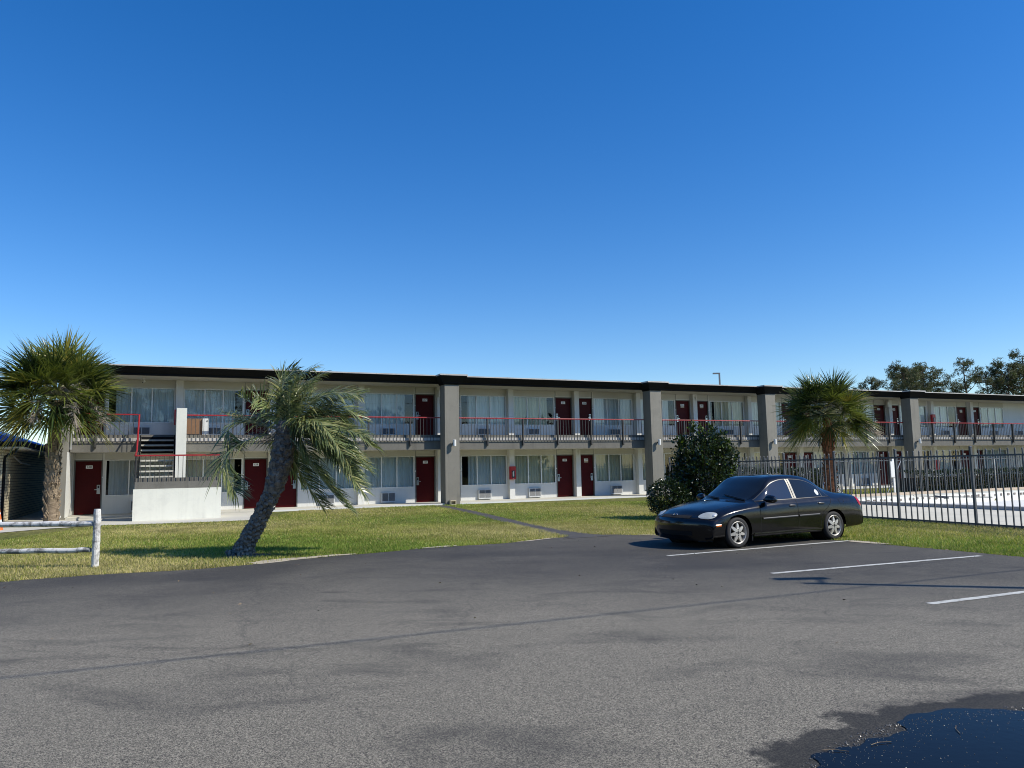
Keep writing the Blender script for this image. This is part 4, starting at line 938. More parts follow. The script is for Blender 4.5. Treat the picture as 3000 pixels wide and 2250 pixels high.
FR = [  # picture-plane control points of the fronds relative to the crown heart (m), traced as real 3-D curves with depth
 ((0, .1), (-.15, .72), (-.26, 1.22), (.04, 1.42)), ((.05, .1), (-.05, .75), (-.12, 1.08), (.15, 1.33)), ((.10, .05), (.15, .75), (.36, 1.10), (.76, 1.22)),
 ((.06, .1), (.12, .68), (.20, 1.04), (.66, 1.30)), ((-.06, .08), (-.35, .33), (-.74, .64), (-.93, .76)), ((-.10, .02), (-.5, .10), (-.97, .30), (-1.40, .38)),
 ((-.12, .02), (-.80, .22), (-1.27, .12), (-1.13, -.32)), ((-.06, -.05), (-.69, -.16), (-1.30, -.56), (-.84, -1.32)), ((.19, .08), (.52, .60), (1.05, .81), (1.62, .73)),
 ((.19, .05), (.66, .45), (1.30, .48), (1.60, .20)), ((.19, .06), (.60, .40), (.92, .38), (1.35, .06)), ((.2, .03), (.66, .17), (1.22, .14), (1.80, -.38)),
 ((.05, -.03), (.66, .06), (1.30, -.17), (1.76, -.72)), ((.02, -.05), (.44, -.02), (1.22, -.25), (1.78, -.88)), ((-.03, -.06), (.36, -.17), (1.06, -.64), (1.53, -1.35)),
 ((-.03, -.08), (.28, -.25), (.83, -.96), (1.44, -1.63)), ((-.06, -.1), (.20, -.41), (.75, -1.12), (1.25, -1.72)), ((-.09, -.05), (.03, -.49), (.28, -1.11), (.58, -1.66)),
 ((.12, .14), (.36, .53), (.52, .85), (.64, .96)), ((.10, .1), (.44, .30), (.90, .61), (1.38, .71)), ((.18, .02), (.60, -.10), (1.14, -.49), (1.69, -1.12)),
 ((.16, -.02), (.75, -.02), (1.38, -.02), (1.79, -.17)), ((.02, .06), (-.19, .46), (-.44, .71), (-.57, .71)), ((-.12, -.05), (-.26, -.14), (-.30, -.33), (-.20, -.64)),
 ((0, 0), (.3, .35), (.8, .5), (1.2, .3)), ((0, 0), (.25, .5), (.5, .75), (.9, .75)), ((-.05, 0), (-.3, .25), (-.65, .35), (-1.0, .2)), ((.1, 0), (.5, .2), (1.1, .15), (1.65, -.25)),
 ((0, .1), (.05, .5), (.12, .95), (.38, 1.2)), ((.05, 0), (.5, .3), (1.0, .35), (1.5, .4)), ((-.05, -.05), (-.2, -.3), (-.1, -.75), (.1, -1.15)), ((.05, -.05), (.5, -.1), (1.05, -.55), (1.45, -1.05))]
for _k in range(5):
    _a = -1.1+2.6*_k/4; FR.append(((.04*math.cos(_a), .05), (.45*math.cos(_a)+.1, .18), (.8*math.cos(_a)+.3, .10), (1.0*math.cos(_a)+.6, -.35-.2*(_k % 3))))
HEART = np.array([.80, .07, 2.47]); VS, FS, MI = [], [], []; off = 0; rac = MB(); rg = np.random.default_rng(21)
for i, fr in enumerate(FR):
    dy = rg.uniform(-1, 1)*(.95 if i > 23 else .8) if i < len(FR)-5 else -rg.uniform(.55, 1.15); P4 = np.array([[x, 0, z] for x, z in fr])*.94; P4[:, 1] = np.array([0, .30, .75, 1.0])*dy
    if i > 23: P4[0, 0] *= 1
    pts = np.array([np.array(p) for p in chaikin([tuple(p) for p in np.vstack([[0, 0, 0], P4])], 3)])+HEART
    seg = np.r_[0, np.cumsum(np.linalg.norm(np.diff(pts, axis=0), axis=1))]; Ln = seg[-1]
    nl = int(Ln/.030); t = np.linspace(.16, 1.0, nl)*Ln
    C_ = np.stack([np.interp(t, seg, pts[:, k]) for k in range(3)], -1); C2 = np.stack([np.interp(t+.02, np.r_[seg, seg[-1]+.02], np.r_[pts[:, k], pts[-1, k]*2-pts[-2, k]]) for k in range(3)], -1)
    T_ = unit(C2-C_+1e-6); upv_ = np.array([0, rg.normal()*.35, 1.0]); S_ = unit(np.cross(T_, upv_)); U_ = np.cross(S_, T_)
    rac.tube([tuple(p) for p in pts[::3]], [.018*(1-k/(len(pts[::3])))+.004 for k in range(len(pts[::3]))], 5, cap=False)
    f = t/Ln; prof = np.interp(f, [.16, .3, .7, .92, 1], [.34, .58, .54, .42, .32])
    for sg_ in (-1, 1):
        D_ = unit(T_*.62+S_*sg_*.72+U_*.34+np.array([.30, 0, -.04])+rg.normal(size=T_.shape)*.085)
        Ls = prof*rg.uniform(.85, 1.12, nl); Ws = np.full(nl, .0135)*rg.uniform(.8, 1.2, nl)
        nr_ = unit(np.cross(D_, np.cross(S_, T_))+rg.normal(size=D_.shape)*.25)
        V_, F_, k_ = strips(C_.copy(), D_, Ls, Ws, nr_, rg.uniform(.10, .55, nl)+.1*(1-f))
        VS.append(V_); FS.append(F_+off); off += len(V_)
        mi = rg.choice(3, nl, p=[.50, .24, .26]); MI.append(np.repeat(mi, k_))
npmesh('crown', np.concatenate(VS), np.concatenate(FS), [M['pinnate'], M['pinnate_pale'], M['pinnate_dark']], np.concatenate(MI), pal)
rac.build('leaf_stem', M['rachis'], pal, fix=False)
mb = MB()
for k in range(90):
    b0 = HEART+np.array([rg.uniform(-.5, -.1), rg.uniform(-.3, .3), rg.uniform(-.25, .12)]); dd = unit(rg.normal(size=3)+np.array([-.3, 0, -.3])); mb.tube([tuple(b0), tuple(b0+dd*.14), tuple(b0+dd*.24+np.array([0, 0, -.05]))], [.006, .004, .002], 3, cap=False)
mb.build('dead_flower_stalk', M['pindo_boot'], pal, fix=False)
# ================================================================== PINES
def pine(seed, H=12.5, RC=3.2, sparse=1.0):
    rnd = random.Random(seed); rg = np.random.default_rng(seed); o = empty('pine_tree')
    mb = MB(); pts = [(.12*math.sin(k*.9+seed), .1*math.cos(k*.7), H*.97*k/10) for k in range(11)]; mb.tube(pts, [.20-.016*k for k in range(11)], 8); cl = []
    nl = int(34*sparse)
    for k in range(nl):
        f = rnd.uniform(.40, .98); z = H*f; a = k*2.4+rnd.uniform(-.4, .4); env = RC*math.sin(math.pi*min(1, (f-.33)/.70))**.6*(1 if f < .85 else .8); ln = env*rnd.uniform(.6, 1.08)+.25
        p0 = Vector((.1, 0, z)); d = Vector((math.cos(a), math.sin(a), rnd.uniform(.12, .55))).normalized(); m_ = p0+d*ln*.55; e = m_+(d+Vector((0, 0, .25))).normalized()*ln*.45
        mb.tube([p0, m_, e], [.055, .035, .012], 5, cap=False)
        for j in range(int(11*sparse)+3):
            g = rnd.uniform(.35, 1.05); q = p0+(e-p0)*g; cl.append((q.x+rnd.gauss(0, .28), q.y+rnd.gauss(0, .28), q.z+rnd.gauss(0, .22)+.1))
    mb.build('trunk', M['bark'], o)
    cl = np.array(cl); nt_ = 24; cen = np.repeat(cl, nt_, 0)+rg.normal(size=(len(cl)*nt_, 3))*np.array([.13, .13, .10]); n = len(cen)
    d = rg.normal(size=(n, 3)); d[:, 2] += .5; d = unit(d); s = unit(np.cross(d, rg.normal(size=(n, 3)))); ln = rg.uniform(.16, .32, n)[:, None]
    V_ = np.stack([cen-s*.035, cen+s*.035, cen+d*ln], 1).reshape(-1, 3); F_ = np.arange(n*3).reshape(n, 3)
    npmesh('crown', V_, F_, [M['pine'], M['pine_brown']], rg.choice(2, n, p=[.86, .14]), o)
    return o
protos = [pine(1), pine(2, 12.5, 2.9, .85), pine(3, 12.5, 3.0, .7)]
used = set()
def place_tree(k, x, y, h, rz, label, group, wid=1.0):
    o = protos[k]
    if k in used: o = copy_tree(o)
    used.add(k); o.location = (x, y, -.05); sc = h/12.5; o.scale = (sc*wid, sc*wid, sc); o.rotation_euler = (0, 0, rz)
    tag(o, label, 'pine tree', group)
gB = 'pines beyond the motel roof'
for i, q in enumerate([(0, 38.6, 86, 9.2, .3, 'small pine crown just right of the right fan palm', .8), (1, 41.0, 87, 11.0, 1.2, 'pine above the roof, second from the fan palm', 1.0), (0, 42.6, 83, 11.5, 2.4, 'pine above the farthest right column', 1.0), (1, 45.6, 85, 12.1, 3.9, 'tallest round pine in the left group of pines', 1.25), (0, 47.2, 90, 12.0, 4.4, 'dense pine at the right edge of the left group', 1.0), (2, 49.9, 84, 12.6, .7, 'thin airy pine beside the gap in the treeline', .95),
                       (1, 54.0, 87, 11.6, 5.0, 'broad low pine right of the gap in the treeline', 1.1), (0, 55.3, 85, 11.9, 1.9, 'dense dark pine near the right edge', 1.1), (2, 57.6, 86, 13.6, 2.2, 'tallest pine at the right edge', 1.0), (1, 59.6, 88, 12.2, .2, 'pine cut by the right edge of the photo', 1.1), (2, 51.8, 92, 10.0, 3.1, 'low bare pine standing in the gap of the treeline', .8)]):
    place_tree(q[0], q[1], q[2], q[3], q[4], q[5], gB, q[6])
for i, (x, y, h) in enumerate([(-9, -36, 12.5), (-3, -41, 14), (4, -35, 11.5), (11, -40, 13.5), (17, -36, 12), (26, -42, 15), (34, -34, 12.5), (-18, -44, 13)]):
    place_tree(i % 2, x, y, h, i*1.3, 'pine on the far side of the lot mirrored in the motel windows', 'pines mirrored in the windows', 1.5)
n = 46000; x = RNG.uniform(-95, 110, n); ht = 9.5+2.2*np.sin(x*.13)+1.3*np.sin(x*.41+1)+.8*np.sin(x*1.1)
p = np.stack([x, -50+RNG.normal(0, 2.2, n)-.0015*x*x*0, ht*RNG.uniform(0, 1, n)**.75], -1); v, f = leaf_quads(p, 1.1, .38, .2)
tag(npmesh('woods', v, f, [M['magnolia'], M['pine']], RNG.choice(2, n, p=[.75, .25])), 'dark woods across the lot, mirrored in the motel windows', 'woods', kind='stuff')
# ================================================================== STREET THINGS
o = empty('street_lamp', (16.32, 60, 0)); tag(o, 'thin grey street lamp far behind the motel roof', 'street lamp')
mb = MB(); mb.box(-.055, .055, -.055, .055, -.1, 8.72); mb.build('pole', M['lamp_pole'], o); mb = MB(); mb.box(-.50, -.057, -.10, .10, 8.70, 8.80); mb.box(-.057, .06, -.05, .05, 8.722, 8.80); mb.build('lamp_head', M['lamp_pole'], o)
o = empty('street_lamp', (10.55, 8.53, 0)); tag(o, 'grey street lamp whose shadow crosses the parking bays', 'street lamp')
mb = MB(); mb.tube([(0, 0, -.1), (0, 0, 6.5)], [.10, .065], 10); mb.build('pole', M['lamp_pole'], o)
mb = MB(); mb.tube([(0, 0, 6.3), (.14, .44, 6.32)], .03, 8); mb.build('arm', M['lamp_pole'], o)
mb = MB(); mb.box(-.42, .28, .36, .56, 6.29, 6.40); bev(mb.build('lamp_head', M['lamp_pole'], o), .02)
for nm, x, y, lb in (('utility_pole', 34.0, 17.0, 'brown utility pole carrying the overhead cable, right of the lot'), ('utility_pole', -30.0, -9.9, 'brown utility pole carrying the overhead cable, left of the lot')):
    o = empty(nm, (x, y, 0)); tag(o, lb, 'utility pole', 'utility poles')
    mb = MB(); mb.tube([(0, 0, -.1), (0, 0, 9.2)], [.16, .11], 10); mb.build('pole', M['dark_wood'], o); mb = MB(); mb.box(-.06, .06, -.9, .9, 8.3, 8.42); mb.build('crossarm', M['dark_wood'], o)
o = empty('overhead_cable', (0, 3.0, 7.5)); tag(o, 'thin black cable hung over the lot, seen as a faint shadow', 'cable')
mb = MB(); A_ = np.array((34., 17., 8.45)); B_ = np.array((-30., -9.9, 8.45)); mb.tube([tuple(A_+(B_-A_)*k/24+np.array((0, 0, -1.05*4*(k/24)*(1-k/24)))-np.array((0, 3.0, 7.5))) for k in range(25)], .016, 6); mb.build('cable', M['black'], o)
# white log fence
wf = empty('log_fence', (-7.51, 13.97, 0)); tag(wf, 'flaking white log rail fence at the left edge of the lawn', 'fence')
def log(pts, r, nm):
    mb = MB(); P_ = [np.array(p) for p in pts]; n = 14; q = []; rr = []
    for k in range(n+1): f = k/n; q.append(tuple(P_[0]+(P_[1]-P_[0])*f+RNG.normal(size=3)*.0035)); rr.append(r*(1+RNG.normal()*.03))
    rr[0] *= .9; rr[-1] *= .9; mb.tube(q, rr, 12); return mb.build(nm, M['wood_white'], wf, smooth=False)
log([(0, 0, -.1), (.012, 0, 1.02)], .062, 'post'); log([(-2.45, .15, -.1), (-2.45, .15, 1.0)], .062, 'post')
log([(-.07, .0, .765), (-2.42, .15, .78)], .050, 'rail'); log([(-.09, .0, .305), (-2.42, .15, .29)], .046, 'rail')
log([(-2.47, .15, .78), (-4.9, .9, .76)], .050, 'rail'); log([(-2.47, .15, .29), (-4.9, .9, .30)], .046, 'rail')
# traffic cone
o = empty('traffic_cone', (-15.45, 23.25, .03)); tag(o, 'orange and white traffic cone at the left edge', 'cone')
mb = MB(); mb.box(-.18, .18, -.18, .18, 0, .03); mb.lathe([(.14, .031), (.115, .20)], 20); mb.lathe([(.0875, .36), (.06, .52)], 20); mb.lathe([(.05, .58), (.028, .70), (0, .70)], 20); mb.build('cone_body', M['cone_orange'], o)
mb = MB(); mb.lathe([(.115, .20), (.0875, .36)], 20); mb.lathe([(.06, .52), (.05, .58)], 20); mb.build('white_band', M['lamp_white'], o)
# twigs in the puddle
for k, (x, y, a) in enumerate([(2.05, 4.55, .3), (2.6, 4.75, 1.2), (1.75, 4.45, -.2)]):
    o = empty('twig', (x, y, .012), a); tag(o, ['pale twig at the edge of the puddle', 'leaf scrap floating in the puddle', 'thin curved straw on the wet asphalt'][k], 'twig')
    mb = MB(); mb.tube([(-.07, 0, .004), (0, .012, .006), (.07, 0, .004)], .002, 5); mb.build('stem', M['boot'], o)
# ================================================================== CAR  (x to the rear, y to its right, z up)
car = empty('parked_car', (3.065, 15.33, 0), math.atan2(.474, .881)); tag(car, 'black four door sedan parked facing left with silver alloy wheels', 'car')
ST = [  # x0, sweep, rows (y,z)
 (.07, .31, [(0, .165), (.35, .165), (.58, .165), (.72, .168), (.80, .175), (.82, .18), (.83, .19), (.83, .2), (.7, .18)]),
 (.00, .32, [(0, .40), (.35, .40), (.60, .40), (.76, .395), (.83, .37), (.85, .33), (.855, .28), (.85, .22), (.7, .19)]),
 (.02, .32, [(0, .555), (.35, .55), (.6, .545), (.78, .53), (.855, .49), (.875, .42), (.875, .33), (.855, .23), (.7, .19)]),
 (.175, .30, [(0, .665), (.35, .66), (.6, .645), (.775, .62), (.86, .575), (.885, .49), (.885, .38), (.86, .235), (.7, .19)]),
 (.36, .24, [(0, .775), (.35, .765), (.6, .745), (.765, .715), (.868, .655), (.895, .54), (.895, .40), (.868, .235), (.7, .19)]),
 (.72, .12, [(0, .865), (.35, .86), (.61, .835), (.765, .805), (.882, .725), (.905, .58), (.902, .40), (.872, .235), (.7, .19)]),
 (1.08, .10, [(0, .935), (.35, .928), (.63, .905), (.775, .87), (.888, .775), (.91, .60), (.905, .40), (.872, .235), (.7, .19)]),
 (1.30, .16, [(0, .975), (.35, .968), (.64, .945), (.785, .905), (.890, .795), (.912, .61), (.906, .40), (.874, .235), (.7, .19)]),
 (1.70, .13, [(0, 1.195), (.35, 1.185), (.675, 1.125), (.825, .925), (.892, .81), (.913, .61), (.906, .40), (.874, .235), (.7, .19)]),
 (2.06, .05, [(0, 1.372), (.32, 1.365), (.60, 1.315), (.834, .935), (.895, .815), (.914, .61), (.907, .40), (.874, .235), (.7, .19)]),
 (2.50, .0, [(0, 1.412), (.32, 1.406), (.605, 1.352), (.838, .942), (.897, .82), (.914, .61), (.907, .40), (.874, .235), (.7, .19)]),
 (2.95, .0, [(0, 1.402), (.32, 1.395), (.60, 1.338), (.838, .95), (.897, .825), (.914, .61), (.907, .40), (.874, .235), (.7, .19)]),
 (3.30, -.02, [(0, 1.355), (.32, 1.345), (.585, 1.28), (.833, .958), (.895, .83), (.913, .61), (.906, .40), (.873, .235), (.7, .19)]),
 (3.66, -.06, [(0, 1.21), (.32, 1.20), (.595, 1.125), (.815, .965), (.89, .83), (.91, .61), (.904, .40), (.87, .24), (.7, .19)]),
 (4.00, -.08, [(0, 1.07), (.35, 1.065), (.65, 1.035), (.788, .965), (.882, .825), (.905, .61), (.90, .41), (.868, .25), (.7, .2)]),
 (4.30, -.10, [(0, 1.045), (.35, 1.04), (.63, 1.02), (.785, .955), (.872, .82), (.90, .61), (.895, .42), (.862, .27), (.7, .22)]),
 (4.55, -.13, [(0, 1.0), (.35, .995), (.60, .98), (.755, .93), (.848, .81), (.885, .61), (.885, .43), (.855, .28), (.7, .24)]),
 (4.655, -.17, [(0, .83), (.35, .83), (.60, .82), (.755, .80), (.835, .73), (.872, .60), (.876, .44), (.85, .29), (.7, .25)]),
 (4.72, -.20, [(0, .60), (.35, .60), (.60, .595), (.77, .585), (.845, .555), (.875, .50), (.875, .42), (.85, .30), (.7, .26)]),
 (4.71, -.20, [(0, .42), (.35, .42), (.60, .42), (.76, .415), (.83, .40), (.86, .38), (.865, .36), (.845, .31), (.7, .27)]),
 (4.60, -.18, [(0, .28), (.35, .28), (.58, .28), (.72, .28), (.79, .28), (.81, .28), (.82, .28), (.82, .28), (.7, .27)])]
NET = np.array([[(x0+k*(y/.9)**2, y, z) for y, z in rows] for x0, k, rows in ST])
def cr(P, t, axis=0):
    P = np.moveaxis(P, axis, 0); n = len(P); i = np.clip(np.floor(t).astype(int), 0, n-2); f = (t-i)
    g = lambda k: P[np.clip(i+k, 0, n-1)]
    sh_ = (-1,)+(1,)*(P.ndim-1); f = f.reshape(sh_)
    m0 = (g(1)-g(-1))*.5*.9; m1 = (g(2)-g(0))*.5*.9
    r = (2*f**3-3*f**2+1)*g(0)+(f**3-2*f**2+f)*m0+(-2*f**3+3*f**2)*g(1)+(f**3-f**2)*m1
    return np.moveaxis(r, 0, axis)
def surf(u, v):
    """grid evaluation, signed v (negative = left side)"""
    ext = np.concatenate([NET[:, 1:3][:, ::-1]*np.array([1, -1, 1]), NET], 1)   # mirrored rows for smoothness over the centre line
    a = cr(ext, np.asarray(u, float), 0); r = cr(a, np.abs(np.asarray(v, float))+2, 1)
    r = r.copy(); r[..., 1] *= np.where(np.asarray(v) < 0, -1, 1)[None, :]; return r
NS = len(ST)
def gridmesh(name, G, mat, parent=car, off=0., fix=True, smooth=True, faceout=None):
    nu, nv = G.shape[:2]
    if off != 0.0 if not hasattr(off, 'shape') else True:
        du = np.gradient(G, axis=0); dv = np.gradient(G, axis=1); n = unit(np.cross(du, dv)); c = np.array([2.4, 0, .55]); n *= np.sign(((G-c)*n).sum(-1))[..., None]
        G = G+n*(off[..., None] if hasattr(off, 'shape') else off)
    i = np.arange(nu-1)[:, None]*nv+np.arange(nv-1)[None]
    F_ = np.stack([i, i+1, i+1+nv, i+nv], -1).reshape(-1, 4)
    o = npmesh(name, G.reshape(-1, 3), F_, mat, parent=parent, smooth=smooth)
    bm = bmesh.new(); bm.from_mesh(o.data); bmesh.ops.recalc_face_normals(bm, faces=bm.faces)
    f0 = max(bm.faces, key=lambda f: f.calc_area()); 
    if (f0.calc_center_median()-Vector((2.4, 0, .5))).dot(f0.normal) < 0: bmesh.ops.reverse_faces(bm, faces=bm.faces)
    bm.to_mesh(o.data); bm.free(); return o
ug = np.linspace(0, NS-1, (NS-1)*7+1); vg = np.linspace(-8, 8, 16*6+1)
G0 = surf(ug, vg)
body = gridmesh('body', G0, M['car_black'])
body.data.materials.append(M['car_gap'])
bm = bmesh.new(); bm.from_mesh(body.data)
AX = ((.92, .30, .345), (3.62, .30, .345))
for cx, cz, r in AX:
    for sgn in (-1, 1):
        NP = 22
        for k in range(NP):
            th = 2*math.pi*k/NP; nn = Vector((math.cos(th), 0, math.sin(th)))
            fs_ = [f for f in bm.faces if abs(f.calc_center_median().x-cx) < .48 and f.calc_center_median().z < .8 and f.calc_center_median().y*sgn > .55]
            ge = list({e for f in fs_ for e in f.edges}); gv = list({v for f in fs_ for v in f.verts})
            bmesh.ops.bisect_plane(bm, geom=gv+ge+fs_, plane_co=Vector((cx, 0, cz))+nn*r, plane_no=nn, dist=1e-5)
        dl = []
        for f in bm.faces:
            c = f.calc_center_median()
            if c.y*sgn > .55 and all((c.x-cx)*math.cos(2*math.pi*k/NP)+(c.z-cz)*math.sin(2*math.pi*k/NP) < r+1e-4 for k in range(NP)): dl.append(f)
        bmesh.ops.delete(bm, geom=dl, context='FACES')
bmesh.ops.delete(bm, geom=[v for v in bm.verts if not v.link_faces], context='VERTS')
bm.to_mesh(body.data); bm.free(); body.data.polygons.foreach_set('use_smooth', [True]*len(body.data.polygons))
for cx, cz, r in AX:
    for sgn in (-1, 1):
        mb = MB(); mb.lathe([(0, sgn*.52), (r+.012, sgn*.52), (r+.012, sgn*.84)], 28, 1, (cx, 0, cz)); mb.build('wheel_well', M['car_gap'], car)
mb = MB(); mb.box(.35, .55, -.62, .62, .21, .30); mb.box(1.30, 3.22, -.78, .78, .20, .30); mb.box(4.0, 4.45, -.6, .6, .27, .34); mb.box(.4, 4.4, -.5, .5, .24, .32); mb.build('floor_pan', M['car_gap'], car)
GS = surf(np.linspace(0, NS-1, 400), np.linspace(2, 8, 121))
def side_y(x, z):
    cols = GS.shape[1]; zz = np.empty(cols); yy = np.empty(cols)
    for c in range(cols):
        xs = GS[:, c, 0]; o_ = np.argsort(xs); zz[c] = np.interp(x, xs[o_], GS[o_, c, 2]); yy[c] = np.interp(x, xs[o_], GS[o_, c, 1])
    k = 100; return float(np.interp(z, zz[:k][::-1], yy[:k][::-1]))
def side_patch(name, xs, lo, hi, mat, off, parent=car, rows=7, sides=(-1, 1), bulge=0.):
    res = []
    for sgn in sides:
        G = np.zeros((len(xs), rows, 3)); 
        for i, x in enumerate(xs):
            for j in range(rows):
                f = j/(rows-1); z = lo(x)+(hi(x)-lo(x))*f; G[i, j] = (x, (side_y(x, z)+off+bulge*math.sin(math.pi*f))*sgn, z)
        res.append(gridmesh(name, G, mat, parent))
    return res
IN = lambda pts: (lambda x: float(np.interp(x, [p[0] for p in pts], [p[1] for p in pts])))
FT = IN(chaikin([(1.50, .960), (1.62, 1.02), (1.75, 1.09), (1.92, 1.185), (2.08, 1.262), (2.3, 1.310), (2.495, 1.320)], 2)); FB = IN([(1.50, .957), (2.5, .975)])
RT = IN(chaikin([(2.60, 1.320), (2.9, 1.305), (3.1, 1.268), (3.3, 1.195), (3.47, 1.09), (3.56, 1.0)], 2)); RB = IN([(2.6, .977), (3.4, .995), (3.56, .998)])
fw_ = side_patch('front_window', np.linspace(1.505, 2.49, 30), FB, FT, M['side_glass'], .004)
rw_ = side_patch('rear_window', np.linspace(2.605, 3.36, 24), RB, RT, M['car_glass'], .004)
side_patch('quarter_window', np.linspace(3.385, 3.555, 10), RB, RT, M['car_glass'], .004)
for nm, f, a, bq in (('window_trim', FT, 1.505, 2.50), ('window_trim', RT, 2.60, 3.56)):
    side_patch(nm, np.linspace(a, bq, 30), lambda x: f(x)+.002, lambda x: f(x)+.014, M['car_mould'], .007, rows=3)
side_patch('window_trim', np.linspace(2.493, 2.535, 4), lambda x: .975, lambda x: 1.33, M['car_trim'], .008); side_patch('window_trim', np.linspace(2.552, 2.602, 4), lambda x: .977, lambda x: 1.33, M['car_trim'], .008)
side_patch('window_trim', np.linspace(3.362, 3.383, 3), RB, RT, M['car_mould'], .007)
side_patch('belt_strip', np.linspace(1.50, 3.58, 40), lambda x: RB(x)-.020 if x > 2.55 else FB(x)-.020, lambda x: RB(x)-.004 if x > 2.55 else FB(x)-.004, M['car_mould'], .008, rows=3)
for x0, z0, z1 in ((1.50, .27, .93), (2.545, .26, .955)): side_patch('door_gap', np.linspace(x0, x0+.008, 2), lambda x: z0, lambda x: z1, M['car_gap'], .0022, rows=16)
def gap_curve(pts, wd=.008):
    for sgn in (-1, 1):
        P_ = chaikin(pts, 2); G = np.zeros((len(P_), 2, 3))
        for i, p in enumerate(P_):
            q = P_[min(i+1, len(P_)-1)]-P_[max(i-1, 0)]; nr = np.array([-q[1], q[0]]); nr /= np.linalg.norm(nr)
            for j, e in enumerate((-.5, .5)): x, z = p+nr*wd*e; G[i, j] = (x, (side_y(x, z)+.0022)*sgn, z)
        gridmesh('panel_gap', G, M['car_gap'])
gap_curve([(3.58, .99), (3.56, .85), (3.42, .70), (3.26, .58), (3.20, .40), (3.19, .26)]); gap_curve([(.58, .57), (.45, .56), (.28, .555)]); gap_curve([(3.97, .60), (4.2, .61), (4.62, .62)]); gap_curve([(1.5, .27), (2.3, .262), (3.19, .262)])
gap_curve([(3.80, .90), (3.95, .905), (3.95, .80), (3.82, .78), (3.80, .90)], .006)
ml = side_patch('side_moulding', np.linspace(1.56, 2.52, 20), lambda x: .515+.012*(x-1.56), lambda x: .553+.012*(x-1.56), M['car_mould'], .004, rows=5, bulge=.014)
side_patch('side_moulding', np.linspace(2.57, 3.16, 14), lambda x: .527+.012*(x-2.57), lambda x: .565+.012*(x-2.57), M['car_mould'], .004, rows=5, bulge=.014)
side_patch('sill', np.linspace(1.33, 3.22, 30), lambda x: .20, lambda x: .265, M['car_black'], .006, rows=5, bulge=.012)
side_patch('side_marker', np.linspace(.365, .485, 8), lambda x: .43, lambda x: .475, M['amber'], .003, rows=5, bulge=.010)
# windscreen, rear glass, sunroof, grille
def top_patch(name, u0, u1, v1, mat, off=.004, nu=16, nv=21, taper=0., parent=car):
    u = np.linspace(u0, u1, nu); v = np.linspace(-v1, v1, nv); return gridmesh(name, surf(u, v), mat, parent, off)
ws = top_patch('windscreen', 7.12, 8.95, 1.90, M['car_glass']); top_patch('rear_glass', 12.15, 13.75, 1.82, M['car_glass']); top_patch('sunroof', 9.35, 10.15, 1.15, M['car_glass'], .003)
top_patch('grille', 2.25, 2.80, 1.25, M['car_gap'], .004); top_patch('lower_intake', .45, .75, 1.5, M['car_gap'], .003); top_patch('bumper_gap', 2.28, 2.33, 3.4, M['car_gap'], .004, 3); top_patch('bonnet_gap', 2.93, 2.965, 2.2, M['car_gap'], .002, 3)
for sgn in (-1, 1):
    u = np.linspace(2.95, 7.0, 30); G = surf(u, np.array([2.38, 2.42])*sgn if sgn > 0 else np.array([-2.42, -2.38])); gridmesh('bonnet_gap', G, M['car_gap'], off=.002)
# lamps as rounded patches
def lamp(name, uc, vc, ru, rv, mat, sgn, off, dome, pw=2.4, inner=None, parent=car, tilt=0.0):
    nr, nth = 7, 36; G = np.zeros((nr, nth+1, 3))
    for i in range(nr):
        for j in range(nth+1):
            th = 2*math.pi*j/nth; c, s = math.cos(th), math.sin(th); c = math.copysign(abs(c)**(2/pw), c); s = math.copysign(abs(s)**(2/pw), s); f = i/(nr-1)
            G[i, j] = surf([uc+ru*f*c], [sgn*(vc+rv*f*(s+tilt*c))])[0, 0]
    ctr = G[0, 0]; n = np.array([-.5, sgn*.8, .35]) if uc < 8 else np.array([.6, sgn*.8, .1]); n /= np.linalg.norm(n)
    ff = np.linspace(0, 1, nr)[:, None, None]; G = G+n*(off+dome*(1-ff**2)); return gridmesh(name, G, mat, parent)
for sgn in (-1, 1):
    hl = lamp('headlight', 3.12, 2.50, .74, .82, M['lens'], sgn, .006, .030, tilt=.12); lamp('lamp_bowl', 3.25, 2.92, .42, .34, M['lens_clear'], sgn, .012, .032, 2, parent=hl)
    lamp('tail_light', 16.5, 3.55, .72, .95, M['tail'], sgn, .006, .016, 3)
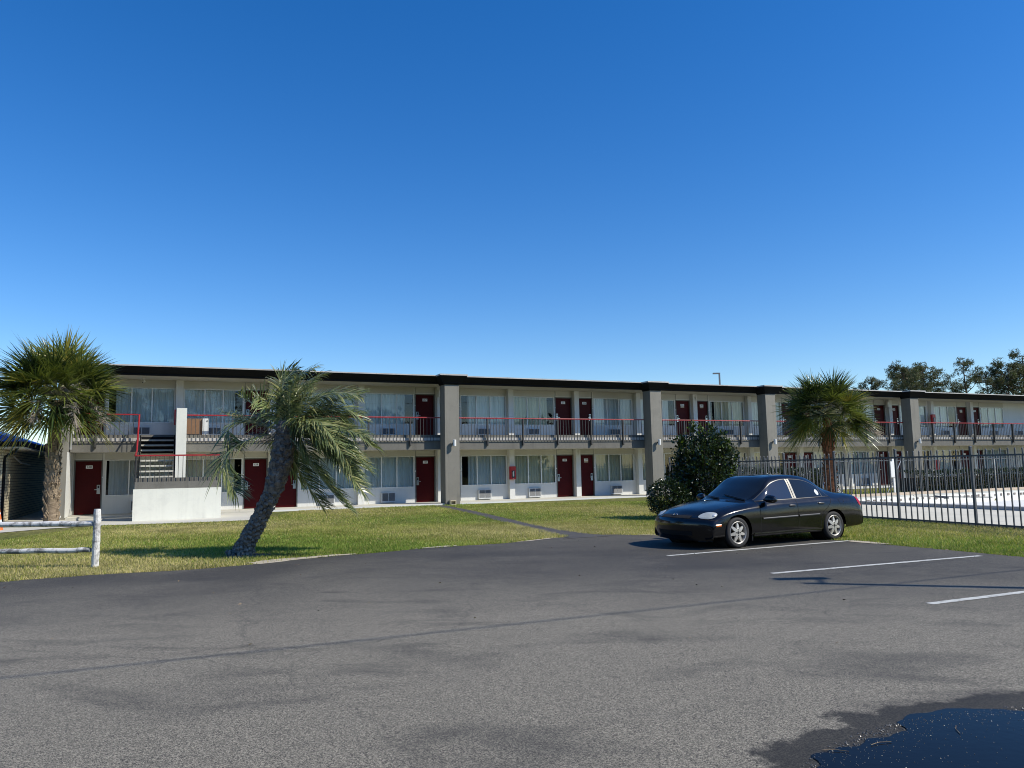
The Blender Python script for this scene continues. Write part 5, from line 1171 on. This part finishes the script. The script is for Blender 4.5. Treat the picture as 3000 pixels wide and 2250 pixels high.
# wheels
def wheel(x, sgn, first=[None]):
    w_ = bpy.data.objects.new('wheel', None); COL.objects.link(w_); w_.parent = car; w_.location = (x, sgn*.79,   .298)
    if first[0] is None:
        mb = MB(); mb.lathe([(.205, -.085), (.25, -.098), (.284, -.085), (.296, -.055), (.298, 0), (.296, .055), (.284, .085), (.25, .098), (.205, .085)], 44, 1, closed=False); ty = mb.build('tyre', M['tyre'], w_, smooth=True)
        mb = MB(); mb.lathe([(.208, .080), (.213, .090), (.206, .096), (.196, .088), (.188, .050), (.186, -.08)], 44, 1)
        for k in range(7):
            th = math.pi/2+2*math.pi*k/7; c, s = math.cos(th), math.sin(th); rr_ = [(.02, .058, .088), (.07, .050, .090), (.115, .030, .086), (.150, .022, .080), (.196, .012, .070)]; L_, R_, Lb, Rb = [], [], [], []
            rr_ = [(.03, .034, .088), (.075, .030, .090), (.11, .032, .086), (.15, .024, .080), (.197, .010, .072)]
            for r, hw, y in rr_:
                L_.append((r*c-hw*s, y, r*s+hw*c)); R_.append((r*c+hw*s, y, r*s-hw*c)); Lb.append((r*c-hw*.9*s, y-.04, r*s+hw*.9*c)); Rb.append((r*c+hw*.9*s, y-.04, r*s-hw*.9*c))
            for i in range(4):
                mb.quad(L_[i], L_[i+1], R_[i+1], R_[i]); mb.quad(L_[i], Lb[i], Lb[i+1], L_[i+1]); mb.quad(R_[i], R_[i+1], Rb[i+1], Rb[i])
        mb.lathe([(0, .092), (.075, .092), (.082, .086), (.082, .05)], 24, 1)
        rm = mb.build('rim', M['rim'], w_, smooth=False)
        mb = MB(); mb.lathe([(0, .028), (.187, .028)], 32, 1); mb.lathe([(0, .098), (.024, .098), (.028, .0925)], 16, 1)
        for k in range(4):
            th = math.pi/2*k; mb.lathe([(0, .0955), (.011, .0955), (.013, .0925)], 10, 1, (.052*math.cos(th), 0, .052*math.sin(th)))
        hb = mb.build('hub', M['black'], w_)
        first[0] = (ty, rm, hb)
    else:
        for p in first[0]:
            q = p.copy(); COL.objects.link(q); q.parent = w_
    if sgn < 0: w_.rotation_euler = (0, 0, math.pi)
    return w_
for x in (.92, 3.62):
    for sgn in (-1, 1): wheel(x, sgn)
# mirrors, handles, wipers, badge, sticker, mud flaps
for sgn in (-1, 1):
    mb = MB(); n = 10; rings = []
    for i in range(n+1):
        f = i/n; y = sgn*(.86+.265*f); e = math.sin(math.pi*min(1, .16+.84*(1-abs(2*f-1.0)**2.6)))*1 if False else (1-abs(2*f-1)**3)**.5
        rings.append([(1.70+.02*f+.085*e*math.cos(t)*1.0, y, .985-.01*f+.085*e*math.sin(t)) for t in np.linspace(0, 2*math.pi, 17)[:-1]])
    for r0, r1 in zip(rings[:-1], rings[1:]):
        for k in range(16): mb.quad(r0[k], r0[(k+1) % 16], r1[(k+1) % 16], r1[k])
    o = mb.build('wing_mirror', M['car_black'], car, smooth=True)
    mb = MB(); mb.box(1.66, 1.76, min(sgn*.83, sgn*.90), max(sgn*.83, sgn*.90), .945, 1.0); bev(mb.build('stalk', M['black'], o), .015)
    for x, z in ((2.40, .80), (3.24, .818)):
        y0 = side_y(x, z); mb = MB(); rings = []
        for i in range(9):
            f = i/8; e = (1-abs(2*f-1)**2.5)**.5+.02; rings.append([(x-.10+.20*f, sgn*(y0+.006+.022*e*max(0, math.cos(t)) if math.cos(t) > 0 else y0-.004), z+.030*e*math.sin(t)) for t in np.linspace(-math.pi, math.pi, 15)[:-1]])
        for r0, r1 in zip(rings[:-1], rings[1:]):
            for k in range(14): mb.quad(r0[k], r0[(k+1) % 14], r1[(k+1) % 14], r1[k])
        mb.build('door_handle', M['car_mould'], car, smooth=True)
    mb = MB(); mb.box(1.295, 1.31, min(sgn*.68, sgn*.865), max(sgn*.68, sgn*.865), .12, .30); mb.build('mud_flap', M['black'], car)
for y0, y1 in ((-.60, -.02), (.05, .62)):
    A_ = surf([7.02], [0])[0, 0]; mb = MB(); pts = []
    for k in range(6):
        y = y0+(y1-y0)*k/5; vv = abs(y)/.35 if abs(y) < .35 else 1+(abs(y)-.35)/.3; q = surf([7.10+.30*(k/5)*.9], [math.copysign(vv, y)])[0, 0]; pts.append((q[0], q[1], q[2]+.022))
    mb.tube(pts, .010, 6); mb.build('wiper', M['black'], car)
q = surf([2.87], [0])[0, 0]; mb = MB(); ring = [(q[0]-.022+.0*math.cos(t), .062*math.cos(t), q[2]+.0+.032*math.sin(t)) for t in np.linspace(0, 2*math.pi, 25)]
mb.tube(ring, .006, 6, cap=False); mb.tube([(q[0]-.022, .038, q[2]-.026), (q[0]-.022, .012, q[2]+.028)], .006, 6); mb.tube([(q[0]-.022, -.012, q[2]-.028), (q[0]-.022, -.038, q[2]+.026)], .006, 6); mb.tube([(q[0]-.022, .022, q[2]+.004), (q[0]-.022, -.022, q[2]-.004)], .006, 6)
mb.build('badge', M['steel'], car)
x, z = 3.27, 1.07; y0 = side_y(x, z)
for sgn in (-1,):
    mb = MB(); c = (x, sgn*(y0+.0065), z)
    ring = [(x+.052*math.cos(t), sgn*(side_y(x+.052*math.cos(t), z+.052*math.sin(t))+.0065), z+.052*math.sin(t)) for t in np.linspace(0, 2*math.pi, 25)[:-1]]
    for k in range(24): mb.quad(c, ring[k], ring[(k+1) % 24])
    mb.build('sticker', M['sticker'], rw_[0])
# settle the body heights on the measured silhouette
def zmap(z): return z if z < .6 else (.6+(z-.6)*.79 if z < 1.0 else .916+(z-1.0)*1.118)
for ch in car.children_recursive:
    if ch.type == 'MESH' and ch.parent.name.split('.')[0] != 'wheel' and not ch.get('zm'):
        for vv in ch.data.vertices: vv.co.z = zmap(vv.co.z)
        ch.data.update()
# ================================================================== GRASS
def grass(name, n, xr, yr, label, hmin, hmax, keep):
    x = RNG.uniform(*xr, n); y = RNG.uniform(*yr, n); k = keep(x, y); x, y = x[k], y[k]; n = len(x); z = gz(x, y)
    h = RNG.uniform(hmin, hmax, n); a = RNG.uniform(0, 2*np.pi, n); l = RNG.normal(0, .45, (n, 2))*h[:, None]; wv = RNG.uniform(.004, .009, n)*(1+.04*(y-12))
    p = np.stack([x, y, z-.005], -1); s = np.stack([np.cos(a)*wv, np.sin(a)*wv, np.zeros(n)], -1); tip = np.stack([x+l[:, 0], y+l[:, 1], z+h], -1)
    V_ = np.stack([p-s, p+s, tip], 1).reshape(-1, 3); F_ = np.arange(3*n).reshape(n, 3)
    f = np.sin(x*.55+1.3*np.sin(y*.4))+np.sin(y*.7+x*.21)+RNG.normal(0, 1.2, n); mi = np.where(f > .95, 2, np.where(f > -.7, 1, 0))
    return tag(npmesh(name, V_, F_, [M['blade_green'], M['blade_olive'], M['blade_straw']], mi), label, 'grass', kind='stuff')
from bisect import bisect
ex = np.array([p[0] for p in edge_s]); ey = np.array([p[1] for p in edge_s]); osx = np.argsort(ex); exs, eys = ex[osx], ey[osx]
pcx = np.array(pc_)
def on_lawn(x, y):
    e = np.interp(x, exs, eys); k = y > e+RNG.uniform(-.07, .06, len(x))
    yc = np.interp(y, pcx[:, 1], pcx[:, 0]); k &= ~((np.abs(x-yc) < .21+.28*np.clip((20-y)/2.5, 0, 1)+RNG.uniform(-.07, .07, len(x))) & (y > 17.8) & (y < 33.4))
    s = .909*x+.4168*y; d = -.4168*x+.909*y; k &= d < 31.9; k &= ~((s > 18.2) & (d < 25.45)) 
    wkx = np.array([p[0] for p in wk[:7]]); wky = np.array([p[1] for p in wk[:7]]); k &= ~((x < -8.6) & (y > np.interp(x, wkx, wky)-.03)); k &= ~((s < 3.9) & (d > 28.45))
    for cx, cy, rx, ry, ro in BLOBS:
        u_ = (x-cx)*math.cos(ro)+(y-cy)*math.sin(ro); w_ = -(x-cx)*math.sin(ro)+(y-cy)*math.cos(ro); k &= ~(((u_/rx)**2+(w_/ry)**2 < .9) & (RNG.random(len(x)) < .88))
    return k
grass('grass', 420000, (-13, 14), (9, 23), 'short mown grass of the near lawn', .025, .065, on_lawn)
grass('grass', 150000, (-13, 12), (20, 34), 'short mown grass of the far lawn', .03, .06, on_lawn)
grass('grass', 30000, (10, 24), (28, 42), 'grass strip between pool fence and motel', .04, .08, lambda x, y: ((-.4168*x+.909*y) > 25.7) & ((-.4168*x+.909*y) < 31.8) & ((.909*x+.4168*y) > 18))
edge_k = lambda x, y: on_lawn(x, y) & (y < np.interp(x, exs, eys)+.28)
grass('grass', 160000, (-13, 12), (8, 19.5), 'rough grass fringe along the asphalt edge', .03, .09, edge_k)

# dry leaves and grit scattered on the lot
n = 260; x = RNG.uniform(-8, 8.5, n); y = RNG.uniform(5, 18, n); k = y < np.interp(x, exs, eys)-.05; k &= RNG.random(n) < .25+.75*np.exp(-(np.interp(x, exs, eys)-y)/2.0); x, y = x[k], y[k]; n = len(x)
v, f = leaf_quads(np.stack([x, y, np.full(n, .014)], -1), .045, .3, 0); v[:, 2] = np.clip(v[:, 2], .010, .03)
tag(npmesh('leaf_litter', v, f, [M['boot'], M['bark'], M['pine_brown']], RNG.integers(0, 3, n)), 'dry leaves scattered on the asphalt', 'leaves', kind='stuff')
